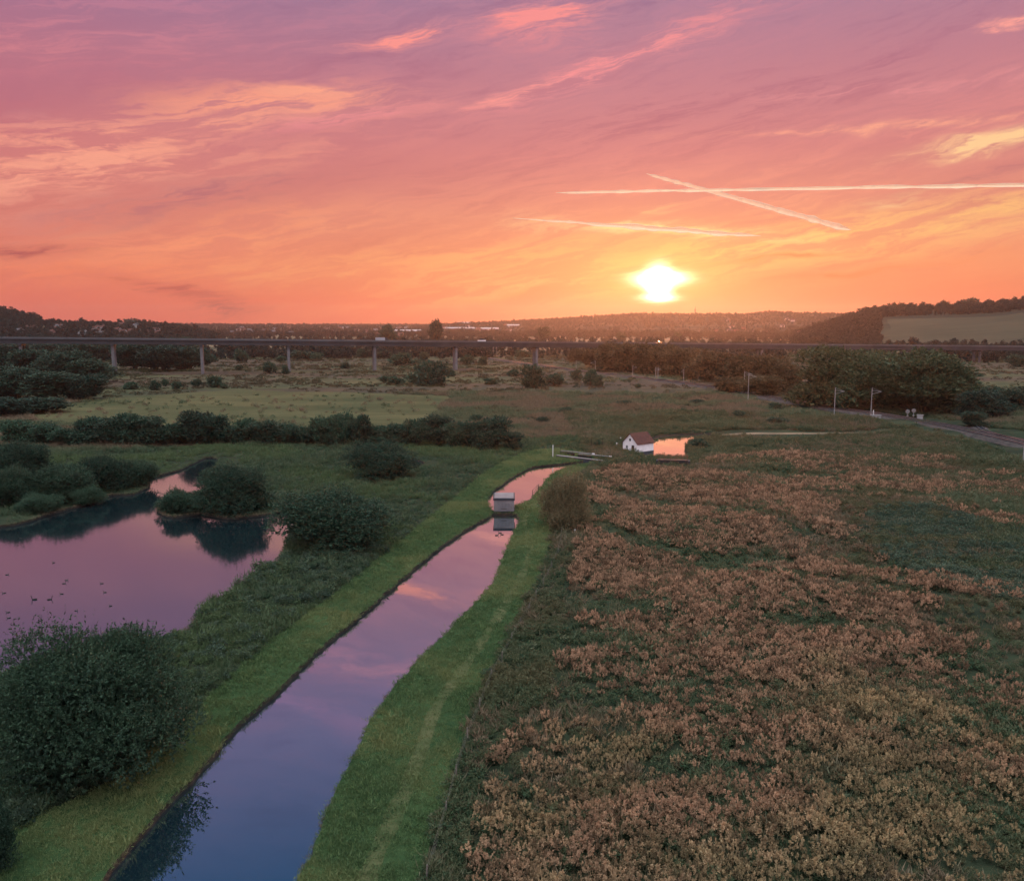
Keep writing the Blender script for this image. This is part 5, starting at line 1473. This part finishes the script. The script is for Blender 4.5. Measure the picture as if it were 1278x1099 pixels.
bird(62, 748, 'goose', 0.78, "dark long-necked goose following the bigger one on the pond")
for px, py in ((67, 702), (9, 717), (83, 724), (80, 728), (127, 728), (131, 739), (5, 740), (77, 741), (138, 756), (95, 762), (10, 764), (11, 771), (245, 676), (340, 665), (342, 652), (26, 672)):
    bird(px, py, 'duck', 0.62, "small dark duck scattered on the open pond", "ducks on the pond")
for px, py in ((624, 665), (626.5, 667), (620, 668)):
    bird(px, py, 'duck', 0.8, "dark duck swimming close before the boxy hut on the canal", "ducks by the boxy hut")

# ------------------------------------------------------------------ vapour trails, lit by the low sun
def mat_trail():
    def fn(g):
        tc = g.node("ShaderNodeTexCoord").outputs["Object"]
        lw = g.node("ShaderNodeLayerWeight"); lw.inputs[0].default_value = 0.5
        n = g.noise(tc, 0.0035, 5.0, 0.65)
        core = g.m('POWER', 1.0 - V(g, lw.outputs["Facing"]), 1.0)
        f = g.m('MULTIPLY', core, g.step(n, 0.05, 0.5) * 0.7 + 0.45, clamp=True)
        tr = g.node("ShaderNodeBsdfTransparent"); tl = g.node("ShaderNodeBsdfTranslucent"); tl.inputs[0].default_value = (1.0, 0.90, 0.72, 1)
        mx = g.node("ShaderNodeMixShader"); g.put(mx.inputs[0], f); g.t.links.new(tr.outputs[0], mx.inputs[1]); g.t.links.new(tl.outputs[0], mx.inputs[2])
        return mx.outputs[0]
    return material("ice_trail", fn)
M['trail'] = mat_trail()
def trail(p0, p1, rng0, rng1, w0, w1, label, feather=14):
    pts, rr = [], []; n = 60; random.seed(4)
    A = ray(*p0).normalized() * rng0; B = ray(*p1).normalized() * rng1
    for i in range(n + 1):
        t = i / n; p = A.lerp(B, t); d = p.length
        p.z += d / F * 0.9 * noise.noise((t * 9, 0, p0[0] * .01)); p += Vector((0, 0, CAM_H))
        w = (w0 + (w1 - w0) * t) * d / F * (0.8 + 0.5 * noise.noise((t * 30, 3, p0[0] * .01)))
        pts.append(p); rr.append(max(w * (min(1, t * min(feather, 14)) * min(1, (1 - t) * feather)) ** 0.5, d / F * .15))
    o = MB().tube(pts, rr, 10, True).build("vapour_trail", M['trail'], None, True, label=label, cat="vapour trail")
trail((807, 217), (1062, 287), 30000, 24000, 2.3, 4.6, "straight bright vapour trail slanting down across the level one")
trail((694, 240.5), (1330, 230), 27000, 21000, 2.0, 2.7, "long level vapour trail above the sun")

trail((640, 272), (950, 295), 25000, 23000, 1.6, 6.0, "broad short feathery vapour trail just above the sun", 2.2)

# ------------------------------------------------------------------ evening haze
def haze():
    m = bpy.data.materials.new("haze_air"); m.use_nodes = True; t = m.node_tree; t.nodes.clear()
    out = t.nodes.new("ShaderNodeOutputMaterial"); v = t.nodes.new("ShaderNodeVolumePrincipled")
    v.inputs["Color"].default_value = (0.86, 0.80, 0.80, 1); v.inputs["Density"].default_value = HAZE_D; v.inputs["Anisotropy"].default_value = 0.74
    t.links.new(v.outputs[0], out.inputs["Volume"])
    o = MB().box(-8300, 8300, -8300, 8300, -3.2, 230).build("haze", m); o["kind"] = "stuff"; o["label"] = "thin evening haze over the valley"
HAZE_D = 0.000048
haze()
